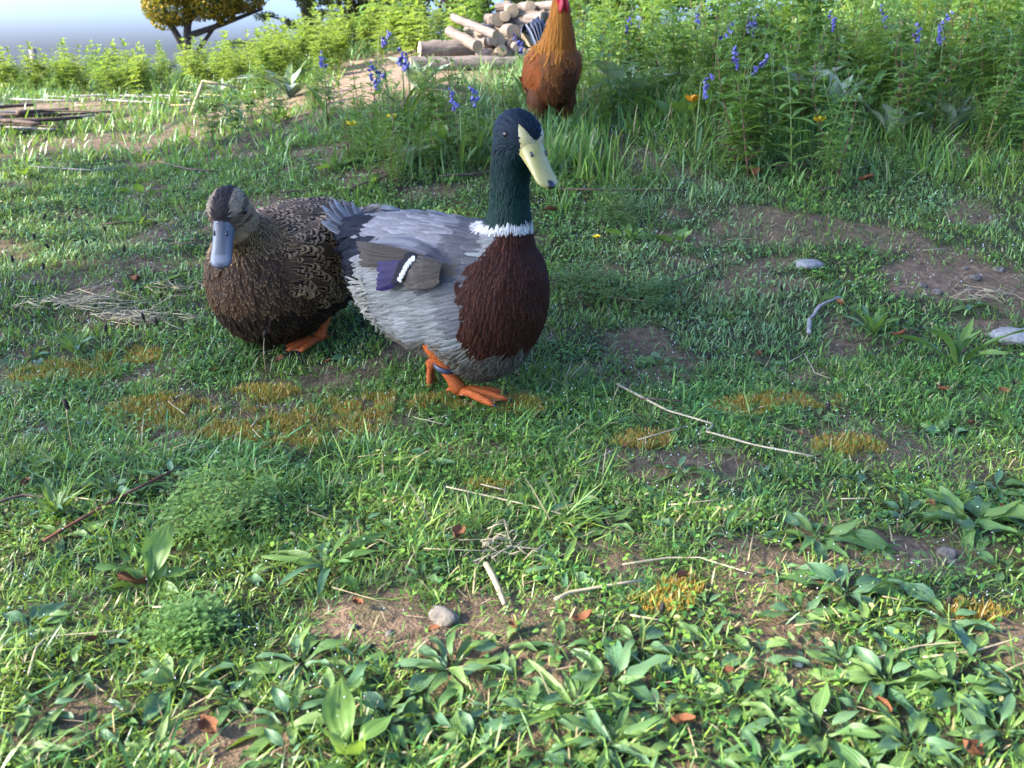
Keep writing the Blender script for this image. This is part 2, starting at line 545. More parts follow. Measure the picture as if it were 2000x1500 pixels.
# ---------------------------------------------------------------- the drake
DRAKE = empty('drake', (-.117, 1.655, 0), R(-40), 'big green headed drake with white collar, chestnut breast and yellow bill', 'duck')
DRAKE.location.z = H(-.105, 1.612) - .003
dmb = MB()
dmb.loft([(-.285, 0, .262, .012, .010), (-.262, 0, .254, .040, .034), (-.22, 0, .238, .064, .062), (-.165, 0, .214, .088, .096), (-.10, 0, .195, .112, .124), (-.03, 0, .191, .124, .131),
          (.04, 0, .187, .125, .133), (.10, 0, .175, .116, .143), (.148, 0, .185, .096, .124), (.182, 0, .198, .068, .092), (.204, 0, .206, .030, .042)], 28)
NECK = [(.085, 0, .215, .095, .095), (.118, 0, .262, .075, .075), (.140, 0, .300, .052, .050), (.148, 0, .330, .0370, .0365),
        (.147, 0, .365, .0325, .0325), (.148, 0, .40, .0315, .0320), (.153, 0, .43, .0335, .034), (.160, 0, .455, .036, .036)]
rr = []
for i, q in enumerate(NECK):
    a, b = NECK[max(0, i - 1)], NECK[min(len(NECK) - 1, i + 1)]
    rr.append(q + (2.0, (b[0] - a[0], 0, b[2] - a[2])))
dmb.loft(rr, 22)
D_HC = Vector((.166, 0, .470)); D_MH = rotm(-12, 22); D_MB = rotm(-12, 47)
dmb.ellipsoid(D_HC, (.048, .0365, .040), 18, 12, D_MH)
dmb.ellipsoid(D_HC + D_MH @ Vector((.008, 0, -.016)), (.038, .0345, .030), 18, 12, D_MH)
dmb.ellipsoid(D_HC + D_MH @ Vector((.030, 0, -.010)), (.022, .022, .022), 14, 10, D_MH)
# thighs and the swell of the folded wings
for s in (-1, 1):
    dmb.ellipsoid((.008, s * .080, .140), (.060, .044, .046), 16, 10)
    dmb.ellipsoid((-.02, s * .096, .222), (.135, .036, .072), 18, 12, rotm(0, -3))
d_me = remeshed(dmb, 'body', .0058, 7)
D_BVH = BVHTree.FromPolygons([v.co for v in d_me.vertices], [p.vertices for p in d_me.polygons])

def drake_region(P, N):
    x, y, z = P.T; n = len(P); rg = Region(n)
    j1 = fbm(x * 60 + 3 * y * 20, z * 60, 21, 2) - .5; j2 = fbm((x + y) * 25, z * 25, 31, 2) - .5
    al = np.ones(n, bool)
    flow = np.stack([np.full(n, -1.0), np.zeros(n), np.full(n, -.28)], 1)
    c = lambda *a: np.array(a)
    rg.put(al, flow=flow, cA=c(.265, .280, .290), cB=c(.33, .345, .35), pat=c(.25, .1, 0), L=.030, W=.0060, lift=.035, bend=.02, mess=.08)
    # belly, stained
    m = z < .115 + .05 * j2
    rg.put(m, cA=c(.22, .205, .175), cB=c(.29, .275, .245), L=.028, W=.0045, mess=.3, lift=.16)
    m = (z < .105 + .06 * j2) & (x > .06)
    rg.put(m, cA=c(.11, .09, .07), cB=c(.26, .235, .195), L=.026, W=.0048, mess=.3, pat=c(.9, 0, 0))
    # pale fluff behind the thigh and under the tail
    m = (x < -.085 + .05 * j2) & (z < .215)
    rg.put(m, cA=c(.36, .36, .34), cB=c(.47, .46, .44), L=.038, W=.005, lift=.30, mess=.38, bend=.02)
    # back and scapulars
    m = (z > .255 + .02 * j2) & (x < .12)
    rg.put(m, cA=c(.235, .235, .265), cB=c(.33, .33, .36), pat=c(.6, 0, 0), L=.050, W=.012, lift=.05, bend=.05, mess=.08)
    m = (z > .255) & (fbm(x * 18, y * 18, 77, 2) > .60) & (x < .06)
    rg.put(m, cA=c(.14, .14, .16), cB=c(.23, .23, .255))
    m = (z > .215) & (x > .050 + .02 * j2) & (x < .135)
    rg.put(m, cA=c(.105, .105, .122), cB=c(.16, .16, .18), pat=c(.5, 0, 0), L=.034, W=.012, lift=.05, bend=.03, mess=.08)
    # folded wing: taupe coverts
    m = (np.abs(y) > .08) & (z > .245 + .012 * j2) & (z < .265 + .01 * j2) & (x < .11) & (x > -.06)
    rg.put(m, cA=c(.125, .10, .078), cB=c(.20, .17, .14), pat=c(.7, 0, 0), L=.045, W=.018, lift=.03, bend=.05, mess=.06)
    # grey sides in front of the wing
    m = (x > .085 + .02 * j1) & (z > .14) & (np.abs(y) > .06) & (z <= .235)
    rg.put(m, cA=c(.165, .17, .185), cB=c(.23, .235, .25), L=.024, W=.0048, bend=.04)
    # rump
    m = (x < -.105 + .04 * j2) & (z > .190 + .03 * j2) & (z < .285 + .03 * j2)
    m |= (x < -.16 + .04 * j2) & (z > .19)
    rg.put(m, cA=c(.010, .012, .021), cB=c(.020, .024, .042), pat=c(.4, 0, 0), L=.05, W=.012, lift=.08, mess=.2, bend=.02)
    # chestnut breast
    xb = .113 + .04 * sstep(.05, .13, np.abs(z - .19)) + .28 * np.clip(np.abs(y) - .07, 0, 1) + .022 * j1
    breast = (x > xb) & (z > .100 + .03 * j1 + .08 * np.clip(.16 - x, 0, 1)) & (z < .33)
    rg.put(breast, flow=np.stack([np.full(n, -.35), np.zeros(n), np.full(n, -1.0)], 1), cA=c(.040, .0125, .008), cB=c(.125, .044, .022), pat=c(.7, 0, 0), L=.017, W=.0050, lift=.055, bend=.02, mess=.09)
    # collar, then the neck and head
    cz = .3145 + .010 * j1 + .05 * (x - .15)
    near = np.hypot(x - .15, y) < .075
    m = (z > cz) & near
    rg.put(m, flow=np.stack([np.full(n, -.05), np.zeros(n), np.full(n, -1.0)], 1), cA=c(.78, .78, .78), cB=c(.86, .86, .86), pat=c(.3, 0, 0), L=.009, W=.0026, lift=.10, bend=.0, mess=.12)
    k_ = np.array([.71, .66, .565]); rg.d['cA'] *= k_; rg.d['cB'] *= k_
    return rg.d

def drake_head_mask(P):
    x, y, z = P.T
    j1 = fbm(x * 60 + 3 * y * 20, z * 60, 23, 2) - .5
    return (z > .3275 + .010 * j1 + .06 * (x - .15) + .012 * np.exp(-((np.arctan2(y, x - .15) + .6) / .5) ** 2) * 0) & (np.hypot(x - .155, y) < .10)

def drake_head_region(P, N):
    x, y, z = P.T; n = len(P); rg = Region(n); al = np.ones(n, bool); c = lambda *a: np.array(a)
    t = sstep(.36, .50, z)[:, None]
    g = c(.0025, .020, .012) * (1 - t) + c(.004, .010, .017) * t
    fb = D_MH @ Vector((-1, 0, -.25))
    w = sstep(.43, .47, z)[:, None]
    flow = np.array([-.05, 0, -1.0]) * (1 - w) + np.array(fb) * w
    rg.put(al, flow=flow, cA=g, cB=g * 1.8, pat=c(.5, 0, 0), L=.010, W=.0022, lift=.085, bend=.0, mess=.06)
    return rg.d

V_, N_ = mesh_np(d_me)
rb = drake_region(V_, N_); hm = drake_head_mask(V_); rh = drake_head_region(V_, N_)
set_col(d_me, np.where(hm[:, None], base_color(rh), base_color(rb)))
d_me.materials.append(M_SKIN)
DBODY = link('body', d_me, DRAKE)
_rg = np.random.default_rng(5)
def _body_only(P, N):
    r = drake_region(P, N); h = drake_head_mask(P)
    r['dens'] = np.where(h, 0.0, r['dens'])
    x, y, z = P.T                       # the folded wing's own vanes cover this panel
    wg = (np.abs(y) > .08) & (z > .245) & (z < .305) & (x < .105) & (x > -.05)
    r['dens'] = np.where(wg, 0.0, r['dens'])
    return r
def _head_only(P, N):
    r = drake_head_region(P, N); h = drake_head_mask(P)
    q = (P - np.array(D_HC)) @ np.array(D_MB)
    r['dens'] = np.where(h & ~((q[:, 0] > .038) & (np.hypot(q[:, 1], q[:, 2]) < .03)), 1.0, 0.0)
    return r
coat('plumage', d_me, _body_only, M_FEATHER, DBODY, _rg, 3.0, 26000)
coat('head_plumage', d_me, _head_only, M_GLOSS, DBODY, _rg, 2.6, 9500)

def bill_yellow(t, u, sa):
    k = .5 + .5 * math.sin(t * 9 + u * 5)
    return (.36 - .07 * k * (1 - t), .305 - .06 * k * (1 - t), .105 - .06 * k * (1 - t))
D_BO = D_HC + D_MH @ Vector((.028, 0, -.006))
UB = bill_mesh(D_MB, D_BO, .086, .0240, .0215, .021, .0055, bill_yellow, 'upper_bill', DRAKE, M_BILLSKIN, notch=.010)
bill_mesh(D_MB, D_BO + D_MB @ Vector((.004, 0, -.0035)), .070, .015, .0165, .006, .003, lambda t, u, s: (.34, .28, .11), 'lower_bill', DRAKE, M_BILLSKIN, low=True)
ub_bvh = BVHTree.FromPolygons([v.co for v in UB.data.vertices], [p.vertices for p in UB.data.polygons])
for s in (-1, 1):
    q, nn = surf(ub_bvh, D_BO + D_MB @ Vector((.026, s * .016, .016)))
    mb = MB(); mb.ellipsoid(q, (.0055, .0022, .0028), 10, 6, D_MB); mb.build('nostril', M_DARK, UB)
# two lobes of the bill run up the forehead; the black nail hangs at the tip
for s in (-1, 1):
    A = D_BO + D_MB @ Vector((.006, s * .0215, .008)); B = D_BO + D_MB @ Vector((.010, s * .0015, .0215)); T = D_BO + D_MB @ Vector((-.024, s * .0165, .022))
    vs, fs, idx, m = [], [], {}, 8
    for i in range(m + 1):
        for j in range(m + 1 - i):
            p = A * (1 - (i + j) / m) + B * (i / m) + T * (j / m)
            q, nn = surf(D_BVH, p)
            e = min(1, 4 * min(1 - (i + j) / m + .05, i / m + .05))
            idx[i, j] = len(vs); vs.append(q + nn * (.0012 + .0022 * e) if (p - q).dot(nn) < .004 else p)
    for i in range(m):
        for j in range(m - i):
            fs.append((idx[i, j], idx[i + 1, j], idx[i, j + 1]))
            if j < m - i - 1: fs.append((idx[i + 1, j], idx[i + 1, j + 1], idx[i, j + 1]))
    mb = MB(); mb.add(vs, fs, (.34, .29, .115)); mb.build('bill_lobe', M_BILLSKIN, UB)
mb = MB(); mb.ellipsoid(D_BO + D_MB @ Vector((.0800, 0, .0062)), (.0085, .0078, .0052), 12, 8, D_MB); mb.build('bill_nail', M_DARK, UB)
eyes(DRAKE, D_BVH, D_HC, D_MH, .012, .012, .0060)

# legs: the standing one under the body, the other lifted behind it
lg = leg_parts(DRAKE, (.030, -.096, .130), (.080, -.064, .029), (1, .50, 0), M_ORANGE, M_WEB, toe=.092, spread=24, r0=.0165, r1=.0115)
mb = MB()
rp = [Vector((.0597, -.0771, .0700)) + Vector((math.cos(a) * .0172, math.sin(a) * .0172, -.006 * math.cos(a))) for a in np.linspace(0, 2 * math.pi, 21)]
vs, fs = [], []
for p in rp[:-1]:
    d = (p - Vector((.0597, -.0771, .0700))); d.z = 0; d.normalize()
    for dz, dr in ((-.0045, 0), (-.0045, .0022), (.0045, .0022), (.0045, 0)): vs.append(p + d * dr + Vector((0, 0, dz)))
for i in range(20):
    for k in range(4): fs.append((i * 4 + k, i * 4 + (k + 1) % 4, ((i + 1) % 20) * 4 + (k + 1) % 4, ((i + 1) % 20) * 4 + k))
mb.add(vs, fs); mb.build('leg_band', M_BAND, lg)
leg_parts(DRAKE, (.0, -.01, .09), (-.015, -.035, .047), (-.15, -.05, -1), M_ORANGE, M_WEB, toe=.055, spread=16)

# wing: speculum, primaries; each large vane by itself
def wing(root, bvh, s):
    w = empty('wing'); w.parent = root
    def on(x, z, out=.004):
        q, nn = surf(bvh, (x + .028, s * .20, z + .024)); return q + nn * out, nn
    c = lambda *a: np.array(a)
    # brown tertials and primaries reaching back over the rump
    for i in range(11):
        p, nn = on(.066 - .006 * i, .302 - .0028 * i, .0185 - .0005 * i)
        rw = []; quill(rw, p, nn, (-1, s * -.05, -.10 - .03 * i), .135 - .004 * i, .013, c(.048, .037, .028), c(.08, .064, .050), (.6, 0, 0), .03, .05)
        quills('tertial_feather', rw, M_FEATHER, w)
    # violet secondaries below the coverts with a black and white bar in front
    for i in range(8):
        t = i / 7
        p, nn = on(.034 - .0045 * i, .282 - .0092 * i, .0150 + .0004 * i)
        fl = (-1, 0, -.20 - .28 * t)
        rw = []; quill(rw, p, nn, fl, .072 - .014 * t, .020, c(.014, .009, .045), c(.024, .015, .07), (.5, 0, 0), .05, .05)
        quills('secondary_feather', rw, M_GLOSS, w)
        p2, n2 = on(.045 - .0045 * i, .284 - .0092 * i, .0245 + .0004 * i)
        rw = []; quill(rw, p2, n2, fl, .022, .015, c(.010, .010, .014), c(.010, .010, .014), (0, 0, 0), .06, .03)
        quills('black_bar', rw, M_FEATHER, w)
        if i == 0: continue
        p3, n3 = on(.049 - .0045 * i, .286 - .0092 * i, .0262 + .0004 * i)
        rw = []; quill(rw, p3, n3, fl, .0085, .012, c(.48, .45, .39), c(.48, .45, .39), (0, 0, 0), .06, .03)
        quills('white_bar', rw, M_FEATHER, w)
    # rows of coverts over their roots
    for row in range(4):
        for i in range(15):
            x = .126 - .015 * row + .004 * (i % 3) - .0018 * i
            z = .304 - .0054 * i - .003 * row
            p, nn = on(x, z, .0175 + .0010 * row)
            k = random.uniform(.8, 1.2)
            rw = []; quill(rw, p, nn, (-1, 0, -.22 - .012 * i), .038, .012, c(.070, .054, .040) * k, c(.105, .084, .065) * k, (.7, 0, 0), .04, .06)
            quills('covert_feather', rw, M_FEATHER, w)
    # long pale scapulars that hang over the wing's upper edge
    for row in range(2):
        for i in range(12):
            x = .070 - .011 * i + .01 * row; z = .316 - .003 * (i % 3) - .005 * row
            p, nn = on(x, z, .016 - .003 * row)
            k = random.uniform(.75, 1.15)
            rw = []; quill(rw, p, nn, (-1, 0, -.12), .055, .011, c(.125, .12, .122) * k, c(.195, .185, .187) * k, (.6, 0, 0), .05, .08)
            quills('scapular_feather', rw, M_FEATHER, w)
    return w
for s in (-1, 1): wing(DRAKE, D_BVH, s)
# tail: black curls above, ragged grey-brown fan
def tail(root, bx, bz, cols, n=11, L=.095, up=.25, W=.022, seed=3):
    t = empty('tail'); t.parent = root
    rn = random.Random(seed)
    for i in range(n):
        u = (i / (n - 1)) * 2 - 1
        k = rn.uniform(.8, 1.2); cA, cB = cols[i % len(cols)]
        rw = []; quill(rw, (bx + .02 * abs(u), u * .038, bz - .012 * abs(u)), (up, u * .5, 1), (-1, u * .55, up + rn.uniform(-.08, .12)), L * rn.uniform(.85, 1.1) * (1 - .18 * abs(u)), W,
                       np.array(cA) * k, np.array(cB) * k, (.7, 0, 0), .02, .02 * rn.uniform(-1, 2))
        quills('tail_feather', rw, M_FEATHER, t)
    return t
tail(DRAKE, -.245, .272, [((.17, .155, .14), (.32, .30, .28)), ((.09, .075, .065), (.24, .21, .18))], 9, .085, .75, .016)
# ---------------------------------------------------------------- the brown duck
HEN = empty('duck_hen', (-.455, 1.905, 0), R(-121), 'brown mottled duck with grey bill lowered, stepping beside the drake', 'duck')
HEN.location.z = H(-.46, 1.85) + .002
hmb = MB()
hmb.loft([(-.225, 0, .222, .012, .010), (-.19, 0, .210, .050, .040), (-.145, 0, .190, .085, .080), (-.08, 0, .172, .115, .112), (-.01, 0, .156, .130, .130),
          (.06, 0, .142, .132, .134), (.115, 0, .138, .120, .124), (.155, 0, .140, .098, .106), (.185, 0, .146, .066, .076), (.203, 0, .150, .028, .036)], 28)
HNECK = [(.06, 0, .175, .090, .090), (.105, .005, .205, .076, .072), (.138, .012, .230, .058, .056), (.160, .020, .252, .047, .046), (.178, .028, .276, .042, .041), (.188, .032, .296, .039, .039)]
rr = []
for i, q in enumerate(HNECK):
    a, b = HNECK[max(0, i - 1)], HNECK[min(len(HNECK) - 1, i + 1)]
    rr.append(q + (2.0, (b[0] - a[0], b[1] - a[1], b[2] - a[2])))
hmb.loft(rr, 22)
H_HC = Vector((.196, .034, .302)); H_MH = rotm(24, 38); H_MB = rotm(24, 62)
hmb.ellipsoid(H_HC, (.046, .0365, .038), 18, 12, H_MH)
hmb.ellipsoid(H_HC + H_MH @ Vector((.008, 0, -.016)), (.038, .0350, .030), 18, 12, H_MH)
hmb.ellipsoid(H_HC + H_MH @ Vector((.030, 0, -.010)), (.022, .021, .021), 14, 10, H_MH)
for s in (-1, 1):
    hmb.ellipsoid((-.02, s * .062, .110), (.07, .05, .055), 16, 10)
    hmb.ellipsoid((-.03, s * .095, .185), (.145, .040, .078), 18, 12, rotm(0, -4))
h_me = remeshed(hmb, 'body', .0058, 7)
H_BVH = BVHTree.FromPolygons([v.co for v in h_me.vertices], [p.vertices for p in h_me.polygons])

def hen_head_mask(P):
    q = (P - np.array(H_HC)) @ np.array(H_MH)
    return (q[:, 0] > -.055) & (np.linalg.norm(q * np.array([.8, 1, .9]), axis=1) < .056)

def hen_region(P, N):
    x, y, z = P.T; n = len(P); rg = Region(n); al = np.ones(n, bool); c = lambda *a: np.array(a)
    j1 = fbm(x * 50 + y * 40, z * 50, 41, 2) - .5
    back = np.stack([np.full(n, -1.0), np.zeros(n), np.full(n, -.30)], 1)
    rg.put(al, flow=back, cA=c(.020, .013, .008), cB=c(.36, .21, .098), pat=c(1.0, .9, 0), L=.034, W=.018, lift=.09, bend=.05, mess=.07)
    m = (z > .225) & (x < .1)
    rg.put(m, cA=c(.024, .018, .014), cB=c(.40, .255, .14), L=.034, W=.020, bend=.05)
    # wing panel behind: plainer brown
    m = (np.abs(y) > .09) & (x < -.03) & (x > -.17) & (z > .15) & (z < .225)
    rg.put(m, cA=c(.055, .042, .032), cB=c(.13, .10, .075), pat=c(.8, 0, 0), L=.05, W=.024)
    # breast and belly: dark with rusty streaks
    front = (x > .085 + .03 * j1 + .045 * (z > .13))
    rg.put(front, flow=np.stack([np.full(n, -.4), np.zeros(n), np.full(n, -1.0)], 1), cA=c(.020, .011, .006), cB=c(.17, .090, .040), pat=c(.85, .35, 0), L=.022, W=.0065, lift=.12, bend=.03, mess=.16)
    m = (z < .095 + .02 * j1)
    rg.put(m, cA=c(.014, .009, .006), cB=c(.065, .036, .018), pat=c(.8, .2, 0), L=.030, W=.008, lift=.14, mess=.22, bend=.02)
    # neck: buff-brown streaks
    nk = (z > .210 + .25 * (.16 - x)) & (x > .09)
    rg.put(nk, flow=np.stack([np.full(n, -.35), np.zeros(n), np.full(n, -1.0)], 1), cA=c(.075, .042, .020), cB=c(.40, .245, .105), pat=c(.9, 0, 0), L=.018, W=.0042, lift=.14, bend=.01, mess=.14)
    # head markings in the head's own frame
    h = hen_head_mask(P)
    q = (P - np.array(H_HC)) @ np.array(H_MH)
    qx, qy, qz = q.T; ay = np.abs(qy)
    fb = np.array(H_MH @ Vector((-1, 0, -.3)))
    rg.put(h, flow=np.tile(fb, (n, 1)), cA=c(.34, .215, .115), cB=c(.46, .32, .19), pat=c(.5, 0, 0), L=.011, W=.0028, lift=.10, bend=.0, mess=.10)
    j2 = fbm(qx * 90, qz * 90 + qy * 60, 44, 2) - .5
    crown = h & (ay < .0155 + .006 * j2 - .10 * np.clip(qx - .02, 0, 1)) & (qz > .004)
    rg.put(crown, cA=c(.034, .026, .024), cB=c(.075, .058, .050))
    brow = h & ~crown & (qz > .0165 + .005 * j2 - .12 * np.clip(qx, 0, 1)) & (qx > -.032)
    rg.put(brow, cA=c(.37, .27, .16), cB=c(.46, .35, .22))
    eyel = h & ~crown & ~brow & (qz > .0015 + .003 * j2 - .15 * np.clip(qx, 0, 1)) & (qx > -.045)
    rg.put(eyel, cA=c(.15, .098, .056), cB=c(.24, .165, .10))
    stripe = h & (qz < -.008) & (qz > -.0145 + .003 * j2) & (qx > .002)
    rg.put(stripe, cA=c(.13, .07, .038), cB=c(.20, .11, .06))
    return rg.d

V_, N_ = mesh_np(h_me)
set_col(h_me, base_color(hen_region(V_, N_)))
h_me.materials.append(M_SKIN)
HBODY = link('body', h_me, HEN)
def _hen_coat(P, N):
    r = hen_region(P, N); r['cA'] *= .66; r['cB'] *= .92
    q = (P - np.array(H_HC)) @ np.array(H_MB)
    r['dens'] = np.where((q[:, 0] > .040) & hen_head_mask(P), 0.0, r['dens']); return r
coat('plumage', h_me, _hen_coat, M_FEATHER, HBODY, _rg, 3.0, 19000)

def bill_grey(t, u, sa):
    if t > .88 and abs(u) < .6: return (.016, .017, .022)
    if abs(u) < .52 - .25 * max(0, t - .55) and t < .74: return (.032, .036, .046)
    return (.105, .112, .130)
H_BO = H_HC + H_MH @ Vector((.028, 0, -.006))
UB = bill_mesh(H_MB, H_BO, .090, .0205, .0225, .020, .0055, bill_grey, 'upper_bill', HEN, M_BILLSKIN, notch=.008)
bill_mesh(H_MB, H_BO + H_MB @ Vector((.004, 0, -.0035)), .076, .015, .0165, .006, .003, lambda t, u, s: (.17, .13, .09), 'lower_bill', HEN, M_BILLSKIN, low=True)
ub_bvh = BVHTree.FromPolygons([v.co for v in UB.data.vertices], [p.vertices for p in UB.data.polygons])
for s in (-1, 1):
    q, nn = surf(ub_bvh, H_BO + H_MB @ Vector((.026, s * .013, .018)))
    mb = MB(); mb.ellipsoid(q, (.0055, .0022, .0026), 10, 6, H_MB); mb.build('nostril', M_DARK, UB)
eyes(HEN, H_BVH, H_HC, H_MH, .014, .009, .0068)
leg_parts(HEN, (-.030, .078, .105), (.028, .080, .018), (1, -.25, 0), M_ORANGE, M_WEB, toe=.080, spread=22, r0=.015, r1=.0105)
leg_parts(HEN, (-.02, -.055, .10), (-.055, -.052, .030), (.3, 0, -1), M_ORANGE, M_WEB, toe=.05, spread=16)

def hen_wing(root, bvh, s):
    w = empty('wing'); w.parent = root
    c = lambda *a: np.array(a)
    def on(x, z, out=.004):
        q, nn = surf(bvh, (x, s * .20, z)); return q + nn * out, nn
    for i in range(7):
        p, nn = on(-.045 - .008 * i, .225 - .011 * i, .012 - .0008 * i)
        k = random.uniform(.8, 1.25)
        rw = []; quill(rw, p, nn, (-1, 0, .02 - .07 * i), .105 - .006 * i, .026, c(.060, .047, .036) * k, c(.16, .125, .09) * k, (.8, 0, 0), .03, .05)
        quills('flight_feather', rw, M_FEATHER, w)
    for row in range(4):
        for i in range(8):
            p, nn = on(.045 - .034 * row - .004 * i, .242 - .0135 * i - .004 * row, .0135 - .0006 * row)
            k = random.uniform(.8, 1.25)
            rw = []; quill(rw, p, nn, (-1, 0, -.2), .044, .028, c(.026, .018, .012) * k, c(.40, .245, .125) * k, (1, .9, 0), .06, .05)
            quills('covert_feather', rw, M_FEATHER, w)
for s in (-1, 1): hen_wing(HEN, H_BVH, s)
tail(HEN, -.19, .222, [((.07, .055, .042), (.30, .22, .14)), ((.12, .095, .075), (.34, .27, .20))], 11, .10, .30, seed=8)

# ---------------------------------------------------------------- the rooster
RX, RY = .131, 3.15
ROO = empty('rooster', (RX, RY, H(RX, RY) + .004), R(-78), 'ginger rooster with red wattles standing in tall grass behind the drake', 'rooster')
rmb = MB()
rmb.loft([(-.175, 0, .275, .02, .02), (-.14, 0, .262, .055, .055), (-.08, 0, .238, .083, .09), (-.01, 0, .215, .097, .108), (.05, 0, .212, .098, .108), (.095, 0, .226, .086, .098), (.125, 0, .245, .058, .07), (.142, 0, .258, .022, .03)], 24)
RN = [(.04, 0, .25, .085, .085), (.068, 0, .305, .075, .073), (.085, 0, .355, .058, .055), (.094, 0, .40, .043, .041), (.10, 0, .435, .033, .032), (.106, 0, .462, .027, .028)]
rr = []
for i, q in enumerate(RN):
    a, b = RN[max(0, i - 1)], RN[min(len(RN) - 1, i + 1)]
    rr.append(q + (2.0, (b[0] - a[0], 0, b[2] - a[2])))
rmb.loft(rr, 20)
R_HC = Vector((.118, 0, .475)); R_MH = rotm(12, 4)
rmb.ellipsoid(R_HC, (.030, .022, .024), 14, 10, R_MH)
for s in (-1, 1):
    rmb.ellipsoid((-.01, s * .055, .135), (.06, .045, .075), 14, 10)
    rmb.ellipsoid((-.02, s * .082, .225), (.12, .028, .072), 16, 10, rotm(0, -14))
r_me = remeshed(rmb, 'body', .006, 6)
R_BVH = BVHTree.FromPolygons([v.co for v in r_me.vertices], [p.vertices for p in r_me.polygons])
def roo_region(P, N):
    x, y, z = P.T; n = len(P); rg = Region(n); al = np.ones(n, bool); c = lambda *a: np.array(a)
    j1 = fbm(x * 40 + y * 30, z * 40, 51, 2) - .5
    rg.put(al, flow=np.stack([np.full(n, -.5), np.zeros(n), np.full(n, -1.0)], 1), cA=c(.165, .055, .014), cB=c(.25, .095, .026), pat=c(.7, 0, 0), L=.034, W=.018, lift=.05, bend=.03, mess=.12)
    m = (z < .185 + .05 * j1); rg.put(m, cA=c(.10, .033, .012), cB=c(.16, .06, .022), L=.038, mess=.2, lift=.1)
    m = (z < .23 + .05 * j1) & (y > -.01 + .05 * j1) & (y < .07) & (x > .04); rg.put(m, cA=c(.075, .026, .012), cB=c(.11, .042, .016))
    m = (np.abs(y) > .078) & (z > .16); rg.put(m, cA=c(.22, .055, .012), cB=c(.30, .085, .02), flow=np.tile(np.array([-1, 0, -.5]), (n, 1)), L=.05, W=.02, lift=.02)
    m = (z > .285 + .03 * j1); rg.put(m, cA=c(.36, .125, .016), cB=c(.52, .20, .025), flow=np.tile(np.array([-.25, 0, -1.0]), (n, 1)), L=.060, W=.007, lift=.05, bend=.04, mess=.06)
    m = (z > .285 + .03 * j1) & (y > .0); rg.put(m, cA=c(.28, .08, .013), cB=c(.40, .13, .02))  # one half of the hackle darker: side light painted into its colour
    m = (x < -.1) & (z > .2); rg.put(m, cA=c(.24, .06, .012), cB=c(.34, .10, .02), flow=np.tile(np.array([-.6, 0, -1.0]), (n, 1)), L=.07, W=.008)
    return rg.d
V_, N_ = mesh_np(r_me); rb = roo_region(V_, N_)
q = (V_ - np.array(R_HC)) @ np.array(R_MH)
face = (q[:, 0] > -.006) & (np.linalg.norm(q, axis=1) < .04)
cc = base_color(rb); cc[face] = (.42, .018, .022)
set_col(r_me, cc); r_me.materials.append(M_SKIN)
RBODY = link('body', r_me, ROO)
def _roo(P, N):
    r = roo_region(P, N); r['cA'] *= np.array([.85, .85, .7]); r['cB'] *= np.array([.85, .85, .7]); q = (P - np.array(R_HC)) @ np.array(R_MH)
    r['dens'] = np.where((q[:, 0] > -.006) & (np.linalg.norm(q, axis=1) < .042), 0.0, r['dens']); return r
coat('plumage', r_me, _roo, M_FEATHER, RBODY, _rg, 3.2, 9500)
M_COMB = solid('comb_skin', (.45, .012, .020), .5, .4, .35, 160, .6)
M_BEAK = solid('rooster_beak', (.42, .26, .09), .4, .4, .3, 60)
mb = MB()
for s in (-1,):
    pass
# single serrated comb
cv, cf = [], []
prof = [(-.040, .018, .020), (-.028, .014, .052), (-.018, .014, .034), (-.006, .016, .064), (.004, .016, .040), (.014, .014, .060), (.022, .012, .034), (.030, .008, .042), (.036, .004, .014)]
for (a, lo, hi) in prof:
    for yy in (-.003, .003): cv.append(R_HC + R_MH @ Vector((a, yy * 1.6, lo)))
    for yy in (.003, -.003): cv.append(R_HC + R_MH @ Vector((a - .004, yy * .6, hi)))
for i in range(len(prof) - 1):
    for k in range(4): cf.append((i * 4 + k, i * 4 + (k + 1) % 4, (i + 1) * 4 + (k + 1) % 4, (i + 1) * 4 + k))
cf += [(3, 2, 1, 0), tuple(len(cv) - 4 + k for k in range(4))]
mb.add(cv, cf); mb.build('comb', M_COMB, ROO)
for s in (-1, 1):
    mb = MB(); mb.ellipsoid(R_HC + R_MH @ Vector((.016, s * .010, -.036)), (.016, .009, .027), 12, 8, R_MH @ rotm(0, 0, s * 8)); mb.build('wattle', M_COMB, ROO)
    mb = MB(); mb.ellipsoid(R_HC + R_MH @ Vector((-.008, s * .022, -.014)), (.008, .004, .012), 10, 6, R_MH); mb.build('earlobe', M_COMB, ROO)
mb = MB(); mb.tube([R_HC + R_MH @ Vector(p) for p in ((.02, 0, .0), (.034, 0, -.001), (.044, 0, -.006), (.049, 0, -.012))], [.0105, .008, .0045, .001], 10, flat=.9); mb.build('beak', M_BEAK, ROO)
ROO.scale = (.9, .78, .90)
eyes(ROO, R_BVH, R_HC, R_MH, .008, .006, .0045)
M_SHANK = solid('rooster_shank', (.42, .29, .08), .5, .3, .3, 90, .4)
for s in (-1, 1):
    leg = empty('leg'); leg.parent = ROO
    mb = MB(); an = Vector((.01, s * .05, .012))
    mb.tube([(-.01, s * .05, .14), (.0, s * .05, .07), an], [.014, .0085, .009], 8)
    for a in (-28, 0, 28, 180):
        d = Vector((math.cos(R(a)), math.sin(R(a)), 0)); ln = .055 if a != 180 else .025
        mb.tube([an, an + d * ln * .5 + Vector((0, 0, .003)), an + d * ln - Vector((0, 0, .006))], [.008, .0055, .003], 6)
    mb.build('shank', M_SHANK, leg)
